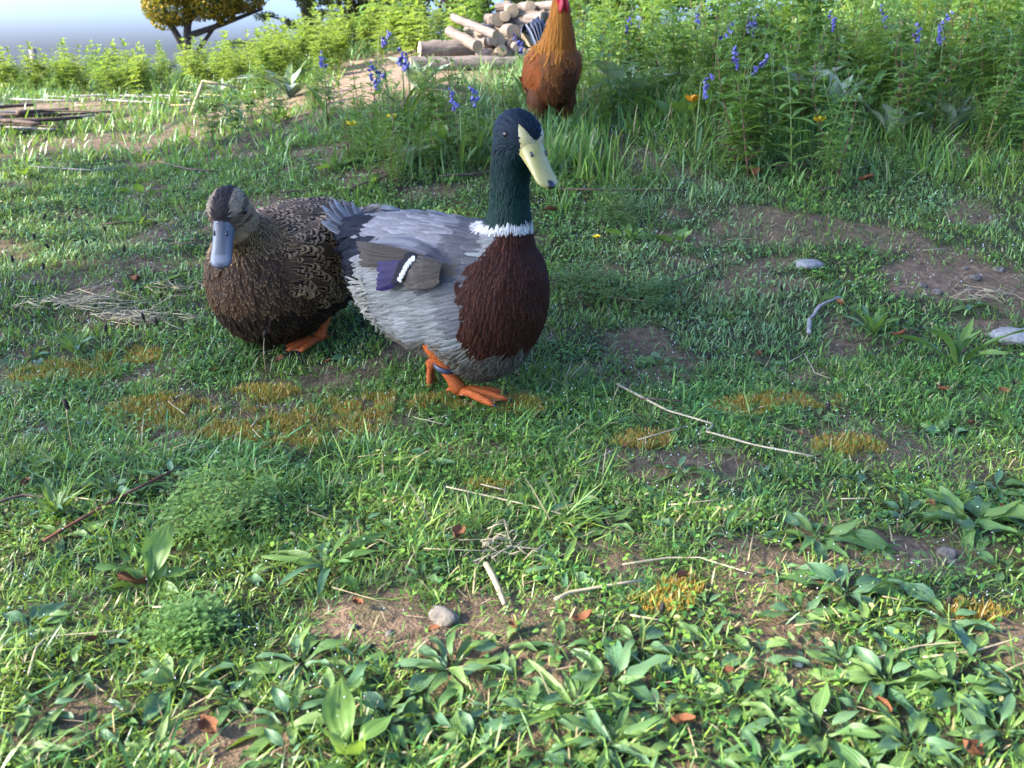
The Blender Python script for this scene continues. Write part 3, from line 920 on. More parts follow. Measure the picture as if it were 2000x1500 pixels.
# curved blue-black sickles
M_SICKLE = solid('sickle_feather_sheen', (.010, .014, .024), .28, .6, .2, 40)
tl = empty('tail'); tl.parent = ROO
for i in range(7):
    u = (i - 3) / 3; n = 10; vs, fs = [], []
    for j in range(n):
        t = j / (n - 1)
        ctr = Vector((-.15 - .13 * math.sin(t * 2.2) * (1 - .1 * abs(u)), u * (.02 + .055 * t), .28 + (.125 - .03 * abs(u)) * math.sin(t * 2.4)))
        w = .030 * (math.sin(math.pi * min(1, t * .85 + .12)) ** .6) + .002
        for q_, dz in ((-1, -.004), (0, 0), (1, -.004)): vs.append(ctr + Vector((q_ * w * .55, u * q_ * w * .2 + q_ * w * .35, dz + q_ * w * .5)))
    for j in range(n - 1):
        for k in range(2): fs.append((j * 3 + k, j * 3 + k + 1, j * 3 + k + 4, j * 3 + k + 3))
    mb = MB(); mb.add(vs, fs); o = mb.build('sickle_feather', M_SICKLE, tl)
    o.modifiers.new('thick', 'SOLIDIFY').thickness = .0012
# ================================================================ ground
def px_radius(px, py, rx, ry):
    g = ground(px, py); a = ground(px, py - ry); b = ground(px, min(py + ry, 1640))
    d = math.sqrt(g.x ** 2 + g.y ** 2 + (g.z - CAM_H) ** 2)
    return g, rx * 1.15 * d / FPX, 1.25 * max((a.y - b.y) / 2, .01)

BARE = [px_radius(*q) + (q[4],) if False else px_radius(*q[:4]) + (q[4],) for q in [
    (720, 1215, 120, 45, .95), (400, 1450, 130, 48, .95), (1470, 1095, 80, 26, .9), (1800, 1080, 160, 32, .9), (1880, 550, 150, 42, .95), (1990, 1250, 90, 60, .9),
    (760, 830, 90, 22, .7), (1300, 910, 150, 36, .8), (1700, 880, 130, 26, .7), (1560, 1340, 50, 30, .8), (430, 795, 190, 26, .75), (330, 510, 60, 18, .8), (1090, 1440, 90, 30, .8),
    (1600, 1310, 60, 24, .8), (780, 150, 170, 34, 1.0), (760, 115, 90, 20, .95), (1180, 530, 40, 8, .6), (1540, 515, 60, 10, .7), (120, 215, 130, 16, .8), (240, 275, 170, 14, .7), (480, 215, 110, 18, .6),
    (640, 1190, 60, 20, .7), (1250, 1240, 70, 24, .6), (1000, 470, 60, 12, .5), (1930, 640, 60, 16, .8), (150, 1180, 70, 20, .4), (1060, 1250, 80, 20, .55), (900, 880, 90, 18, .5)]]

def bare(x, y):
    b = np.zeros(np.shape(x))
    wob = (fbm(np.asarray(x) * 16, np.asarray(y) * 16, 61, 3) - .5)
    for g, rx, ry, s in BARE:
        d = np.hypot((x - g.x) / rx, (y - g.y) / ry) + wob * 1.3
        b = np.maximum(b, s * (1 - sstep(.65, 1.15, d)))
    sp = sstep(.57, .70, fbm(np.asarray(x) * 7, np.asarray(y) * 7, 67, 3)) * .75
    return np.maximum(b, sp)

MOSS_PX = [(400, 825, 170, 26), (620, 840, 130, 28), (300, 800, 90, 18), (1010, 790, 60, 14), (950, 960, 60, 14), (1450, 795, 60, 16), (1560, 785, 70, 14), (1480, 790, 40, 12), (1660, 870, 60, 16), (120, 730, 80, 16),
           (260, 700, 60, 14), (700, 800, 90, 18), (560, 870, 60, 14), (1250, 860, 60, 14), (1290, 1180, 60, 18), (1900, 1200, 50, 16), (1330, 1150, 40, 16), (860, 790, 80, 14), (520, 770, 60, 14), (480, 845, 80, 16)]
MOSS = [px_radius(*q) for q in MOSS_PX]
BARE += [q + (.62,) for q in MOSS]
def axis(parts): return np.unique(np.concatenate([np.linspace(a, b, n) for a, b, n in parts]))
gx = axis([(-900, -40, 14), (-40, -6, 18), (-6, -2.2, 48), (-2.2, 2.2, 240), (2.2, 6, 48), (6, 40, 18), (40, 900, 14)])
gy = axis([(-30, 0, 10), (0, .5, 10), (.5, 3.4, 160), (3.4, 9, 90), (9, 40, 24), (40, 950, 18)])
X, Y = np.meshgrid(gx, gy)
Z = height(X, Y)
Z = Z + bare(X, Y) * .006 * (fbm(X * 45, Y * 45, 71, 2) - .5)
V = np.stack([X, Y, Z], -1).reshape(-1, 3)
I = np.arange(X.size).reshape(X.shape)
F = np.stack([I[:-1, :-1], I[:-1, 1:], I[1:, 1:], I[1:, :-1]], -1).reshape(-1, 4)
bb = bare(X, Y).ravel()[:, None]
thatch = np.array([.040, .042, .018]); soil = np.array([.150, .100, .062]); dry = np.array([.27, .19, .12])
far = sstep(3.4, 4.2, Y).ravel()[:, None]
gc = thatch * (1 - bb) + (soil * (1 - far) + dry * far) * bb
def soil_material():
    m, nt, out = new_mat('soil'); k = NT(nt)
    co = k.coord('Object'); base = k.attr('Col')
    n1 = k.noise(55, co, 5, .65); n2 = k.noise(9, co, 3); n3 = k.noise(260, co, 3)
    c = k.mix(k.mrange(n1, .35, .7), k.mix(1, base, (.55, .52, .5), 'MULTIPLY'), k.mix(1, base, (1.5, 1.45, 1.4), 'MULTIPLY'))
    c = k.mix(k.math('MULTIPLY', k.smooth(n3, .62, .72), .6), c, (.26, .22, .16))
    c = k.mix(k.math('MULTIPLY', k.smooth(n2, .5, .7), .35), c, (.060, .075, .020))
    h = k.math('ADD', n1, k.math('MULTIPLY', n3, .35))
    nt.links.new(k.principled(c, .9, .2, k.bump(h, .9, .012)), out.inputs[0])
    return m
tag(link('ground', np_mesh('ground', V, F, soil_material(), True, {'Col': gc})), kind='structure')

# ================================================================ turf
PLANT_PX = [(1010, 1330, 85), (1100, 1270, 80), (1290, 1400, 95), (1520, 1400, 90), (1680, 1400, 85), (1640, 1300, 75), (1800, 1270, 70), (1920, 1290, 85), (1380, 1250, 70), (840, 1400, 90), (700, 1300, 70), (450, 1370, 80), (300, 1480, 85), (180, 1430, 70), (960, 1390, 75), (1060, 1480, 90), (1250, 1490, 90), (1560, 1270, 70), (1990, 1360, 90), (1700, 1080, 70), (1320, 1040, 60), (1010, 1010, 55), (60, 930, 60), (420, 1090, 50), (355, 1340, 100), (590, 1300, 110), (560, 1420, 110), (880, 1310, 120), (1190, 1335, 135), (1250, 1270, 100), (1190, 1455, 125), (1600, 1055, 115), (1420, 1045, 75), (1680, 960, 85), (1900, 1025, 130), (1650, 1165, 115),
            (1560, 1205, 90), (1850, 1215, 115), (1440, 1375, 100), (1610, 1440, 140), (1730, 1340, 130), (1850, 1355, 130), (1955, 1430, 120), (1780, 1460, 120), (1390, 1490, 95), (130, 1050, 85), (215, 965, 90), (330, 935, 65), (60, 1235, 105),
            (40, 1460, 95), (660, 1370, 95), (565, 910, 55), (840, 900, 60), (1120, 985, 85), (1190, 1030, 80), (1100, 1060, 60), (710, 1030, 75), (1330, 925, 70), (100, 850, 65), (60, 705, 70), (1500, 720, 60), (230, 760, 40), (1890, 600, 48),
            (990, 1270, 90), (1040, 1400, 100), (760, 1410, 95), (920, 1460, 100), (250, 1410, 75), (150, 1320, 80), (1960, 1120, 95), (1770, 1010, 80), (1520, 1120, 60), (1480, 1290, 90), (1330, 1300, 85), (1700, 1230, 80), (1950, 960, 80),
            (480, 1130, 70), (830, 1130, 60), (640, 1010, 55), (420, 1230, 65), (1240, 1180, 60), (1380, 1190, 60), (1760, 640, 55), (1440, 620, 45), (1290, 710, 50), (690, 700, 45), (160, 470, 35), (520, 590, 40), (1150, 690, 45), (1640, 560, 40),
            (720, 940, 50), (480, 960, 55), (900, 1060, 50), (1500, 930, 55), (1600, 820, 45), (1850, 850, 55), (1100, 830, 45), (270, 1260, 70), (90, 1390, 80), (560, 1480, 90), (1130, 1500, 95), (1500, 1500, 100), (1680, 1500, 95), (1890, 1500, 95)]
_RZ = [(ground(q[0], q[1]), q[2]) for q in PLANT_PX]
_RZ = [(g, r * .62 * math.sqrt(g.x ** 2 + g.y ** 2 + (g.z - CAM_H) ** 2) / FPX) for g, r in _RZ]
def rosette_zone(x, y):
    z = np.zeros(np.shape(x))
    for g, r in _RZ: z = np.maximum(z, 1 - sstep(.7, 1.1, np.hypot(x - g.x, y - g.y) / r))
    return z

def frame_mask(x, y, z, pad=420):
    q = np.stack([x, y, z - CAM_H], -1); d = q @ CF
    px = 1000 + FPX * q[:, 0] / d; py = 750 - FPX * (q @ CU) / d
    return (d > .1) & (px > -pad) & (px < 2000 + pad) & (py < 1500 + pad * 1.6) & (py > -900)

def blades_mesh(name, P, L, W, az, lean, curl, C, mat, tipc=None, twist=None, rng=RNG):
    n = len(P); ts = np.array([0, .38, .74, 1.0]); wd = np.array([.75, 1.0, .72, 0])
    D = np.stack([np.cos(az), np.sin(az), np.zeros(n)], 1)
    tw = az + math.pi / 2 + (rng.normal(0, .5, n) if twist is None else twist)
    S = np.stack([np.cos(tw), np.sin(tw), np.zeros(n)], 1)
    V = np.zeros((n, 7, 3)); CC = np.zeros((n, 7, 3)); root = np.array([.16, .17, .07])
    k = 0
    for i, t in enumerate(ts):
        hz = lean * t + curl * t * t
        vt = t * np.sqrt(np.clip(1 - np.minimum(lean + curl * t, .97) ** 2, .03, 1))
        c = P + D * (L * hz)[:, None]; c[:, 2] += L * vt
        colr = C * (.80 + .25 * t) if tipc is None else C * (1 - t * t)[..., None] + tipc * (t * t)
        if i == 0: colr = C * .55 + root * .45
        if i < 3:
            for s in (-1, 1):
                V[:, k] = c + S * (s * W * .5 * wd[i])[:, None]; CC[:, k] = colr; k += 1
        else: V[:, k] = c; CC[:, k] = colr
    q = np.array([(0, 1, 3), (0, 3, 2), (2, 3, 5), (2, 5, 4), (4, 5, 6)])
    F = (q[None] + (np.arange(n) * 7)[:, None, None]).reshape(-1, 3)
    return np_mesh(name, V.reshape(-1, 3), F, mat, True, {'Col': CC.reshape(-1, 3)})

M_GRASS = leaf_material('grass_blade', attr='Col', rough=.42, spec=.4, trans=.26, veins=False, vary=.2)

def scatter(n, y0, y1, xw=.86, rng=RNG, xr=None):
    n = int(n * 1.1)
    """points over the ground in view, denser towards the viewer is left to the caller"""
    y = np.sqrt(rng.uniform(y0 ** 2, y1 ** 2, n)); x = rng.uniform(-1, 1, n) * (xw * y + .08)
    return x, y

def turf_color(x, y, rng):
    n = len(x)
    a = fbm(x * 2.3, y * 2.3, 81, 3)[:, None]; b = fbm(x * 9, y * 9, 85, 2)[:, None]; r = rng.random((n, 1))
    cool = np.array([.122, .275, .062]); warm = np.array([.225, .325, .036]); deep = np.array([.055, .160, .036]); straw = np.array([.40, .32, .15])
    t = np.clip(.5 * a + .5 * b + .5 * (r - .5), 0, 1)
    near = 1 - sstep(1.25, 1.65, y)[:, None]
    t = np.clip(t + .25 * near - .08, 0, 1)
    c = cool * (1 - t) + warm * t
    c = np.where(rng.random((n, 1)) < .32, deep, c)
    c = np.where(rng.random((n, 1)) < .045 + .06 * (b > .62), straw, c)
    dew_glint = sstep(.50, .66, fbm(x * 1.9 + 7, y * 1.9, 87, 3))[:, None] * sstep(1.55, 1.9, y)[:, None]  # pale dew glints painted into the colour of the slope blades
    c = c * (1 - .3 * dew_glint) + np.array([.24, .35, .21]) * (.3 * dew_glint)
    return c * rng.uniform(.6, 1.35, (n, 1))

def turf(name, ntuft, y0, y1, per, Lr, Wr, rng, spread=.02, lean=(.1, .75), dens=None, xw=.86, flat=0.0, colmul=1.0):
    x, y = scatter(ntuft, y0, y1, xw, rng); ntuft = len(x)
    keep = rng.random(ntuft) > bare(x, y) * 1.02
    keep &= rng.random(ntuft) > .8 * rosette_zone(x, y)
    if dens is not None: keep &= rng.random(ntuft) < dens(x, y)
    x, y = x[keep], y[keep]
    m = frame_mask(x, y, height(x, y)); x, y = x[m], y[m]
    k = rng.poisson(per, len(x)).clip(1)
    lt = rng.uniform(.65, 1.35, len(x))
    idx = np.repeat(np.arange(len(x)), k); n = len(idx)
    az = rng.uniform(0, 2 * math.pi, n); rad = spread * np.sqrt(rng.random(n)) * lt[idx]
    bx = x[idx] + np.cos(az) * rad; by = y[idx] + np.sin(az) * rad
    az = az + rng.normal(0, .7, n)
    L = rng.uniform(*Lr, n) * lt[idx]; W = rng.uniform(*Wr, n)
    ln = rng.uniform(*lean, n); cu = rng.uniform(0, .5, n)
    P = np.stack([bx, by, height(bx, by) - .002], 1)
    C = turf_color(x[idx], y[idx], rng) * colmul * rng.uniform(.8, 1.2, (n, 1))
    return blades_mesh(name, P, L, W, az, ln, cu, C, M_GRASS, rng=rng)

g1 = np.random.default_rng(101)
def _link_stuff(name, me, label, cat='grass'):
    return tag(link(name, me), label, cat, kind='stuff')
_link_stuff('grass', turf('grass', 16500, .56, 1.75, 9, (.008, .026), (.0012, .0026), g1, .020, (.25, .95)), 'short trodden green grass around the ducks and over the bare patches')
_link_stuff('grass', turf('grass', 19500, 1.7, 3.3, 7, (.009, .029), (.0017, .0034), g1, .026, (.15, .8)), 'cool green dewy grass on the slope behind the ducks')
# long limp blades that lie over the turf
_link_stuff('grass', turf('grass', 900, .56, 1.9, 12, (.030, .070), (.0020, .0036), g1, .014, (.55, .92), dens=lambda x, y: sstep(.45, .62, fbm(x * 3.3, y * 3.3, 91, 2))), 'long limp grass blades lying over the short turf')
_tx = g1.uniform(-.02, .30, 46); _ty = g1.uniform(2.80, 3.08, 46)
_ti = np.repeat(np.arange(46), 10); _n = len(_ti); _bx = _tx[_ti] + g1.normal(0, .012, _n); _by = _ty[_ti] + g1.normal(0, .012, _n)
_link_stuff('grass', blades_mesh('grass', np.stack([_bx, _by, height(_bx, _by) - .003], 1), g1.uniform(.07, .16, _n), g1.uniform(.003, .0055, _n), g1.uniform(0, 6.28, _n), g1.uniform(.05, .4, _n), g1.uniform(0, .4, _n), turf_color(_tx[_ti], _ty[_ti], g1), M_GRASS, rng=g1), 'tufts of tall grass before the rooster legs')
def bank_d(x, y): return sstep(2.45, 3.1, y + .25 * (fbm(x * 2, y * 2, 95, 2) - .5)) * sstep(-.30, .02, x / y)
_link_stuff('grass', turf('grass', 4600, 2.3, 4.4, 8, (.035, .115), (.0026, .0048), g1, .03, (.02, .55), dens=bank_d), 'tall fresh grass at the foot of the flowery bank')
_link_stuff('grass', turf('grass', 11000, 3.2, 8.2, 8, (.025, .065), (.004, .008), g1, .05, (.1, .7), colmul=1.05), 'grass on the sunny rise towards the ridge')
_link_stuff('grass', turf('grass', 1300, 4.0, 7.8, 8, (.06, .15), (.005, .009), g1, .05, (.02, .5), colmul=1.1, dens=lambda x, y: sstep(.45, .6, fbm(x * 1.3, y * 1.3, 99, 2))), 'taller tufts of grass among the weeds on the rise')

# small round leaves of clover and moss between the blades
def ground_cover(name, n, y0, y1, size, rng):
    x, y = scatter(n, y0, y1, .86, rng); n = len(x)
    f = fbm(x * 4.5, y * 4.5, 111, 3)
    keep = (rng.random(n) < sstep(.38, .6, f)) & (rng.random(n) > bare(x, y)) & (rng.random(n) > rosette_zone(x, y))
    x, y = x[keep], y[keep]; z = height(x, y)
    m = frame_mask(x, y, z); x, y, z = x[m], y[m], z[m]; n = len(x)
    s = rng.uniform(*size, n); az = rng.uniform(0, 6.283, n); tl = rng.uniform(-.5, .5, n); zz = z + rng.uniform(.002, .016, n)
    d = np.stack([np.cos(az), np.sin(az), tl], 1); e = np.stack([-np.sin(az), np.cos(az), rng.uniform(-.4, .4, n)], 1)
    c = np.stack([x, y, zz], 1)
    pts = [c - d * s[:, None], c - d * (.3 * s)[:, None] + e * (.62 * s)[:, None], c + d * (.55 * s)[:, None] + e * (.62 * s)[:, None], c + d * s[:, None],
           c + d * (.55 * s)[:, None] - e * (.62 * s)[:, None], c - d * (.3 * s)[:, None] - e * (.62 * s)[:, None]]
    pts[0][:, 2] -= .25 * s; pts[3][:, 2] -= .2 * s
    V = np.stack(pts, 1)
    q = np.array([(0, 1, 5), (1, 2, 4), (1, 4, 5), (2, 3, 4)])
    F = (q[None] + (np.arange(n) * 6)[:, None, None]).reshape(-1, 3)
    C = turf_color(x, y, rng) * np.array([.85, .95, .8])
    return np_mesh(name, V.reshape(-1, 3), F, M_GRASS, True, {'Col': np.repeat(C, 6, 0)})
_link_stuff('ground_cover', ground_cover('ground_cover', 30000, .56, 1.9, (.0022, .0048), g1), 'tiny clover and chickweed leaves filling the turf', 'ground cover')
_link_stuff('ground_cover', ground_cover('ground_cover', 42000, 1.9, 3.4, (.0035, .007), g1), 'small leaves matted into the slope', 'ground cover')

# moss: short orange and olive needles in cushions
mp, ml, mc = [], [], []
for g, rx, ry in MOSS:
    n = int(1500 * min(1.8, rx * ry / .003))
    a = g1.uniform(0, 6.283, n); r = np.sqrt(g1.random(n))
    x = g.x + rx * r * np.cos(a); y = g.y + ry * r * np.sin(a)
    k = fbm(x * 30, y * 30, 121, 2) > .42; x, y = x[k], y[k]
    mp.append(np.stack([x, y, height(x, y) - .001], 1))
    t = g1.random((len(x), 1)); mc.append(np.array([.46, .20, .035]) * t + np.array([.27, .25, .045]) * (1 - t))
mp = np.concatenate(mp); mc = np.concatenate(mc); n = len(mp)
_link_stuff('moss', blades_mesh('moss', mp, g1.uniform(.006, .016, n), g1.uniform(.001, .0018, n), g1.uniform(0, 6.28, n), g1.uniform(0, .4, n), g1.uniform(0, .3, n), mc, M_GRASS, rng=g1), 'orange and olive moss cushions on the worn ground', 'moss')

# dry bits of dead grass strewn over soil and turf
x, y = scatter(20000, .56, 3.0, .86, g1)
k = g1.random(len(x)) < .22 + .9 * bare(x, y); x, y = x[k], y[k]; n = len(x)
t = g1.random((n, 1)); lc = np.array([.44, .34, .19]) * t + np.array([.20, .12, .07]) * (1 - t)
_link_stuff('litter', blades_mesh('litter', np.stack([x, y, height(x, y) + g1.uniform(.001, .006, n)], 1), g1.uniform(.008, .030, n), g1.uniform(.0008, .0018, n), g1.uniform(0, 6.28, n), g1.uniform(.9, 1.0, n), g1.uniform(-.1, .1, n), lc * g1.uniform(.7, 1.2, (n, 1)), M_GRASS, rng=g1), 'dry bits of dead grass strewn over soil and turf', 'litter')

# dew
def dew():
    n = 3800
    x, y = scatter(n, .7, 3.2, .62, g1); n = len(x)
    k = g1.random(n) < sstep(.40, .60, fbm(x * 2.5, y * 2.5, 131, 2)); x, y = x[k], y[k]
    z = height(x, y) + g1.uniform(.008, .026, len(x)); n = len(x)
    s = g1.uniform(.0005, .0011, n)[:, None] * (.7 + .35 * y[:, None])
    o = np.array([(1, 0, 0), (-1, 0, 0), (0, 1, 0), (0, -1, 0), (0, 0, 1), (0, 0, -1)], float)
    V = np.stack([x, y, z], 1)[:, None] + o[None] * s[:, None]
    q = np.array([(0, 2, 4), (2, 1, 4), (1, 3, 4), (3, 0, 4), (2, 0, 5), (1, 2, 5), (3, 1, 5), (0, 3, 5)])
    F = (q[None] + (np.arange(n) * 6)[:, None, None]).reshape(-1, 3)
    m, nt, out = new_mat('dew_drop'); k = NT(nt)
    nt.links.new(k.principled((.75, .8, .8), .05, 1.0), out.inputs[0])
    _link_stuff('dew', np_mesh('dew', V.reshape(-1, 3), F, m), 'tiny dew drops caught on the grass', 'dew')
dew()
# ================================================================ leaves and plants
def leaf_mesh(name, mat, shape='ovate', arch=.35, fold=.18, twist=0.0, wave=0.0, width=.32, petiole=.18, seed=0, nx=4, ny=6):
    """one leaf along +X, 1 long, rising from the origin and arching over"""
    rn = random.Random(seed); vs, uv = [], []
    for i in range(ny + 1):
        t = i / ny
        if shape == 'ovate': w = width * (math.sin(math.pi * min(1, max(0, (t - petiole) / (1 - petiole))) ** .85) ** .8 if t > petiole else 0) + .018 * (1 - t)
        elif shape == 'lance': w = width * math.sin(math.pi * (t * .94 + .05)) ** .9
        else: w = width * (1 - t ** 2.5) * (.55 + .9 * t) if t < 1 else 0
        w = max(w, .006) * .5
        ang = 0.0; x = t - .12 * arch * t * t; z = -arch * t * t * .8 + arch * .35 * t
        for j in range(nx + 1):
            u = j / nx * 2 - 1
            y = u * w; zz = z + fold * abs(u) * w * 1.5 + wave * .05 * math.sin(t * 9 + u * 2 + seed) * abs(u)
            c, s = math.cos(twist * t), math.sin(twist * t)
            vs.append((x, y * c - (zz - z) * s + .06 * wave * math.sin(t * 3 + seed), z + y * s + (zz - z) * c)); uv.append((j / nx, t))
    fs = [(i * (nx + 1) + j, i * (nx + 1) + j + 1, (i + 1) * (nx + 1) + j + 1, (i + 1) * (nx + 1) + j) for i in range(ny) for j in range(nx)]
    return np_mesh(name, np.array(vs), np.array(fs), mat, True, None, np.array(uv))

M_PLANTAIN = leaf_material('plantain_leaf', (.046, .128, .036), (.135, .210, .050), .45, .35, .25, vein_n=3.0)
M_PLANTAIN2 = leaf_material('plantain_leaf_blue', (.052, .132, .060), (.098, .175, .075), .42, .35, .2, vein_n=3.0)
M_DOCK = leaf_material('dock_leaf', (.085, .185, .035), (.150, .245, .045), .45, .4, .35, vein_n=1.5)
M_WEED = leaf_material('weed_leaf', (.095, .215, .050), (.175, .290, .065), .5, .35, .4, vein_n=1.0)
M_LIME = leaf_material('lime_weed_leaf', (.160, .245, .045), (.300, .340, .065), .5, .35, .45, vein_n=1.0)
M_DARKWEED = leaf_material('dark_weed_leaf', (.040, .110, .030), (.085, .165, .042), .45, .4, .3, vein_n=1.0)
M_SILVER = leaf_material('silver_leaf', (.22, .28, .19), (.28, .33, .23), .7, .2, .2, vein_n=1.0)
M_STEM = solid('green_stem', (.15, .20, .05), .6, .3, .4, 40)
M_REDSTEM = solid('red_stem', (.17, .075, .045), .6, .3, .4, 40)
M_STRAW = solid('straw', (.36, .27, .13), .55, .35, .3, 40, .2, stretch=(1, 1, 1))
M_STRAW2 = solid('pale_straw', (.42, .34, .19), .55, .35, .3, 40, .2)
M_TWIG = solid('twig_bark', (.12, .080, .055), .8, .2, .5, 60, .6)
M_GREYTWIG = solid('grey_twig_bark', (.30, .27, .24), .8, .2, .5, 60, .6)
M_REDTWIG = solid('red_twig_bark', (.19, .070, .040), .7, .2, .4, 60, .5)
M_DEAD = solid('dead_leaf', (.24, .095, .04), .7, .2, .55, 80, .5)
M_HEAD = solid('seed_head', (.030, .024, .018), .8, .2, .5, 200, .8)
M_STONE = solid('stone', (.15, .13, .105), .9, .15, .5, 160, .9)
M_PALE = solid('pale_stone', (.27, .262, .235), .9, .15, .45, 120, .9)

PL = [leaf_mesh('leaf', m, 'ovate', a, .22, tw, wv, w, .16, i) for i, (m, a, tw, wv, w) in enumerate([
    (M_PLANTAIN, .45, .35, .9, .27), (M_PLANTAIN, .25, -.4, 1.3, .31), (M_PLANTAIN2, .65, .3, .9, .24), (M_PLANTAIN, .15, .5, 1.1, .22), (M_PLANTAIN2, .35, -.5, 1.2, .33), (M_PLANTAIN, .85, .4, 1.0, .26), (M_PLANTAIN, .55, -.7, 1.5, .20)])]
STRAP = [leaf_mesh('leaf', m, 'lance', a, .30, tw, .5, w, .1, i) for i, (m, a, tw, w) in enumerate([(M_PLANTAIN, .5, .2, .17), (M_DOCK, .3, -.2, .15), (M_PLANTAIN2, .8, .3, .16)])]
DOCK = [leaf_mesh('leaf', M_DOCK, 'ovate', a, .15, tw, wv, w, .2, i) for i, (a, tw, wv, w) in enumerate([(.35, .3, 1.2, .40), (.6, -.2, 1.5, .34), (.15, .4, 1.0, .44)])]
SILV = [leaf_mesh('leaf', M_SILVER, 'ovate', a, .25, tw, .8, .30, .1, i) for i, (a, tw) in enumerate([(.4, .2), (.8, -.2), (.2, .1)])]

def rosette(name, p, r, n, leaves, elev, label, cat, group, rn, zoff=.004):
    t = empty(name, (p.x, p.y, p.z - zoff), rn.uniform(0, 6.28), label, cat, group)
    for i in range(n):
        az = i * 2.399 + rn.uniform(-.3, .3); q = i / max(1, n - 1)
        el = R(elev[0] + (elev[1] - elev[0]) * q + rn.uniform(-9, 9)); s = r * (1.12 - .5 * q) * rn.uniform(.8, 1.2)
        o = link('leaf', rn.choice(leaves), t, (math.cos(az) * .004, math.sin(az) * .004, .003 + .004 * q))
        o.rotation_euler = (rn.uniform(-.35, .35), -el, az); o.scale = (s, s * rn.uniform(.8, 1.15), s)
    return t

rn = random.Random(21)
ROSETTES = []
LANDMARKS = [(868, 1205, 'the small grey brown stone'), (300, 1150, 'the young dock'), (430, 1030, 'the bushy ferny clump'), (1130, 1385, 'the sprawling tuft of pale narrow leaves'), (640, 1110, 'the flat spray of narrow leaves'), (965, 1070, 'the crossed straws'), (1170, 1175, 'the bright bent straw'),
             (1300, 1105, 'the curved thin straw'), (1790, 1280, 'the long straw on bare soil'), (1850, 1085, 'the grey pebble'), (400, 1450, 'the lower bare soil patch'), (1870, 715, 'the upright strap leaved tuft'), (1600, 620, 'the curved grey stick'), (1480, 882, 'the kinked pale straw'), (400, 825, 'the orange moss'),
             (200, 1010, 'the thin red brown twig'), (890, 775, 'the drake foot'), (560, 700, 'the hen foot'), (1890, 1487, 'the biggest dead leaf'), (690, 1490, 'the serrated bright dock leaf'), (120, 500, 'the dark seed heads'), (1150, 570, 'the low dark ferny clump'), (75, 1290, 'the hooked straw'), (1330, 1432, 'a rust dead leaf by a dry straw')]
for i, (px, py, r) in enumerate(PLANT_PX):
    g = ground(px, py); d = math.sqrt(g.x ** 2 + g.y ** 2 + (g.z - CAM_H) ** 2)
    big = r >= 100
    ROSETTES.append((g, rosette('plantain', g, r * .93 * d / FPX, rn.randint(12, 17) if big else rn.randint(8, 12), PL, (-3, 34), None, 'plant', 'broad plantains in the turf' if big else 'small plantains in the turf', rn), big))
used = {}
for g, t, big in ROSETTES:
    lm = min(LANDMARKS, key=lambda q: (ground(q[0], q[1]) - g).length)[2]; used.setdefault(lm, []).append((g, t, big, lm))
for lm, lst in used.items():
    lg_ = ground(*next(q[:2] for q in LANDMARKS if q[2] == lm))
    for k, (g, t, big, _) in enumerate(sorted(lst, key=lambda q: (q[0] - lg_).length)):
        t['label'] = ('broad' if big else 'small') + (' ribbed plantain rosette next to ' if k == 0 else ' plantain, ' + ['second', 'third', 'fourth', 'fifth', 'sixth', 'seventh', 'eighth', 'ninth', 'tenth', 'eleventh', 'twelfth'][min(k - 1, 10)] + ' rosette out from ') + lm
for px, py, r, lab in [(1870, 715, 95, 'tuft of long upright strap leaves beside the pale flat stone'), (1700, 655, 60, 'tuft of upright narrow leaves beside the bent grey stick'), (640, 1110, 110, 'flat spray of narrow grass-like leaves by the crossed straws'), (1130, 1385, 110, 'sprawling tuft of pale narrow leaves among the plantains'),
                       (110, 1010, 65, 'pair of upright pale green leaves beside the red twig'), (310, 560, 45, 'narrow leaved tuft near the hay wisps'), (150, 690, 50, 'bushy strap leaved tuft near the orange moss'), (1100, 1120, 80, 'low fan of narrow leaves beside a straw')]:
    g = ground(px, py); d = math.sqrt(g.x ** 2 + g.y ** 2 + (g.z - CAM_H) ** 2)
    up = 'upright' in lab or 'bushy' in lab
    rosette('plantain', g, r * 1.25 * d / FPX, 11, STRAP, (38, 80) if up else (5, 35), lab, 'plant', None, rn)
# the young dock and other broad upright leaves
g = ground(300, 1150); d = .95
dk = empty('dock', (g.x, g.y, g.z - .004), 0, 'young dock with one big upright oval leaf and curled pale leaves', 'plant')
for az, el, s, w, k in [(70, 62, .085, 1.0, 0), (110, 72, .06, .6, 1), (55, 60, .040, .9, 2), (175, 38, .075, .55, 1), (200, 20, .06, .7, 0), (330, 15, .05, .8, 2), (20, 30, .055, .8, 1)]:
    o = link('leaf', DOCK[k], dk, (0, 0, .004)); o.rotation_euler = (.3, -R(el), R(az)); o.scale = (s, s * w, s)
for px, py, lab in [(45, 345, 'pair of oval dock leaves on worn ground by the brush pile'), (280, 385, 'sparse dock leaves growing through the trodden slope'), (720, 370, 'yellowing dock leaf cluster behind the drake neck'), (1230, 470, 'small dock seedling by the dark ferny clump'), (270, 445, 'short dock leaves above the dewy grass'),
                    (650, 330, 'low dock leaves below the yellow buttercups'), (540, 240, 'broad leaved dock beside the bent pale stick'), (1330, 480, 'yellow tinged dock leaf beside the ferny clump'), (750, 395, 'dock leaves flattened beside the dark branch'), (690, 1490, 'serrated bright dock leaf at the path edge')]:
    rosette('dock', ground(px, py), .075, 5, DOCK, (20, 65), lab, 'plant', None, rn)

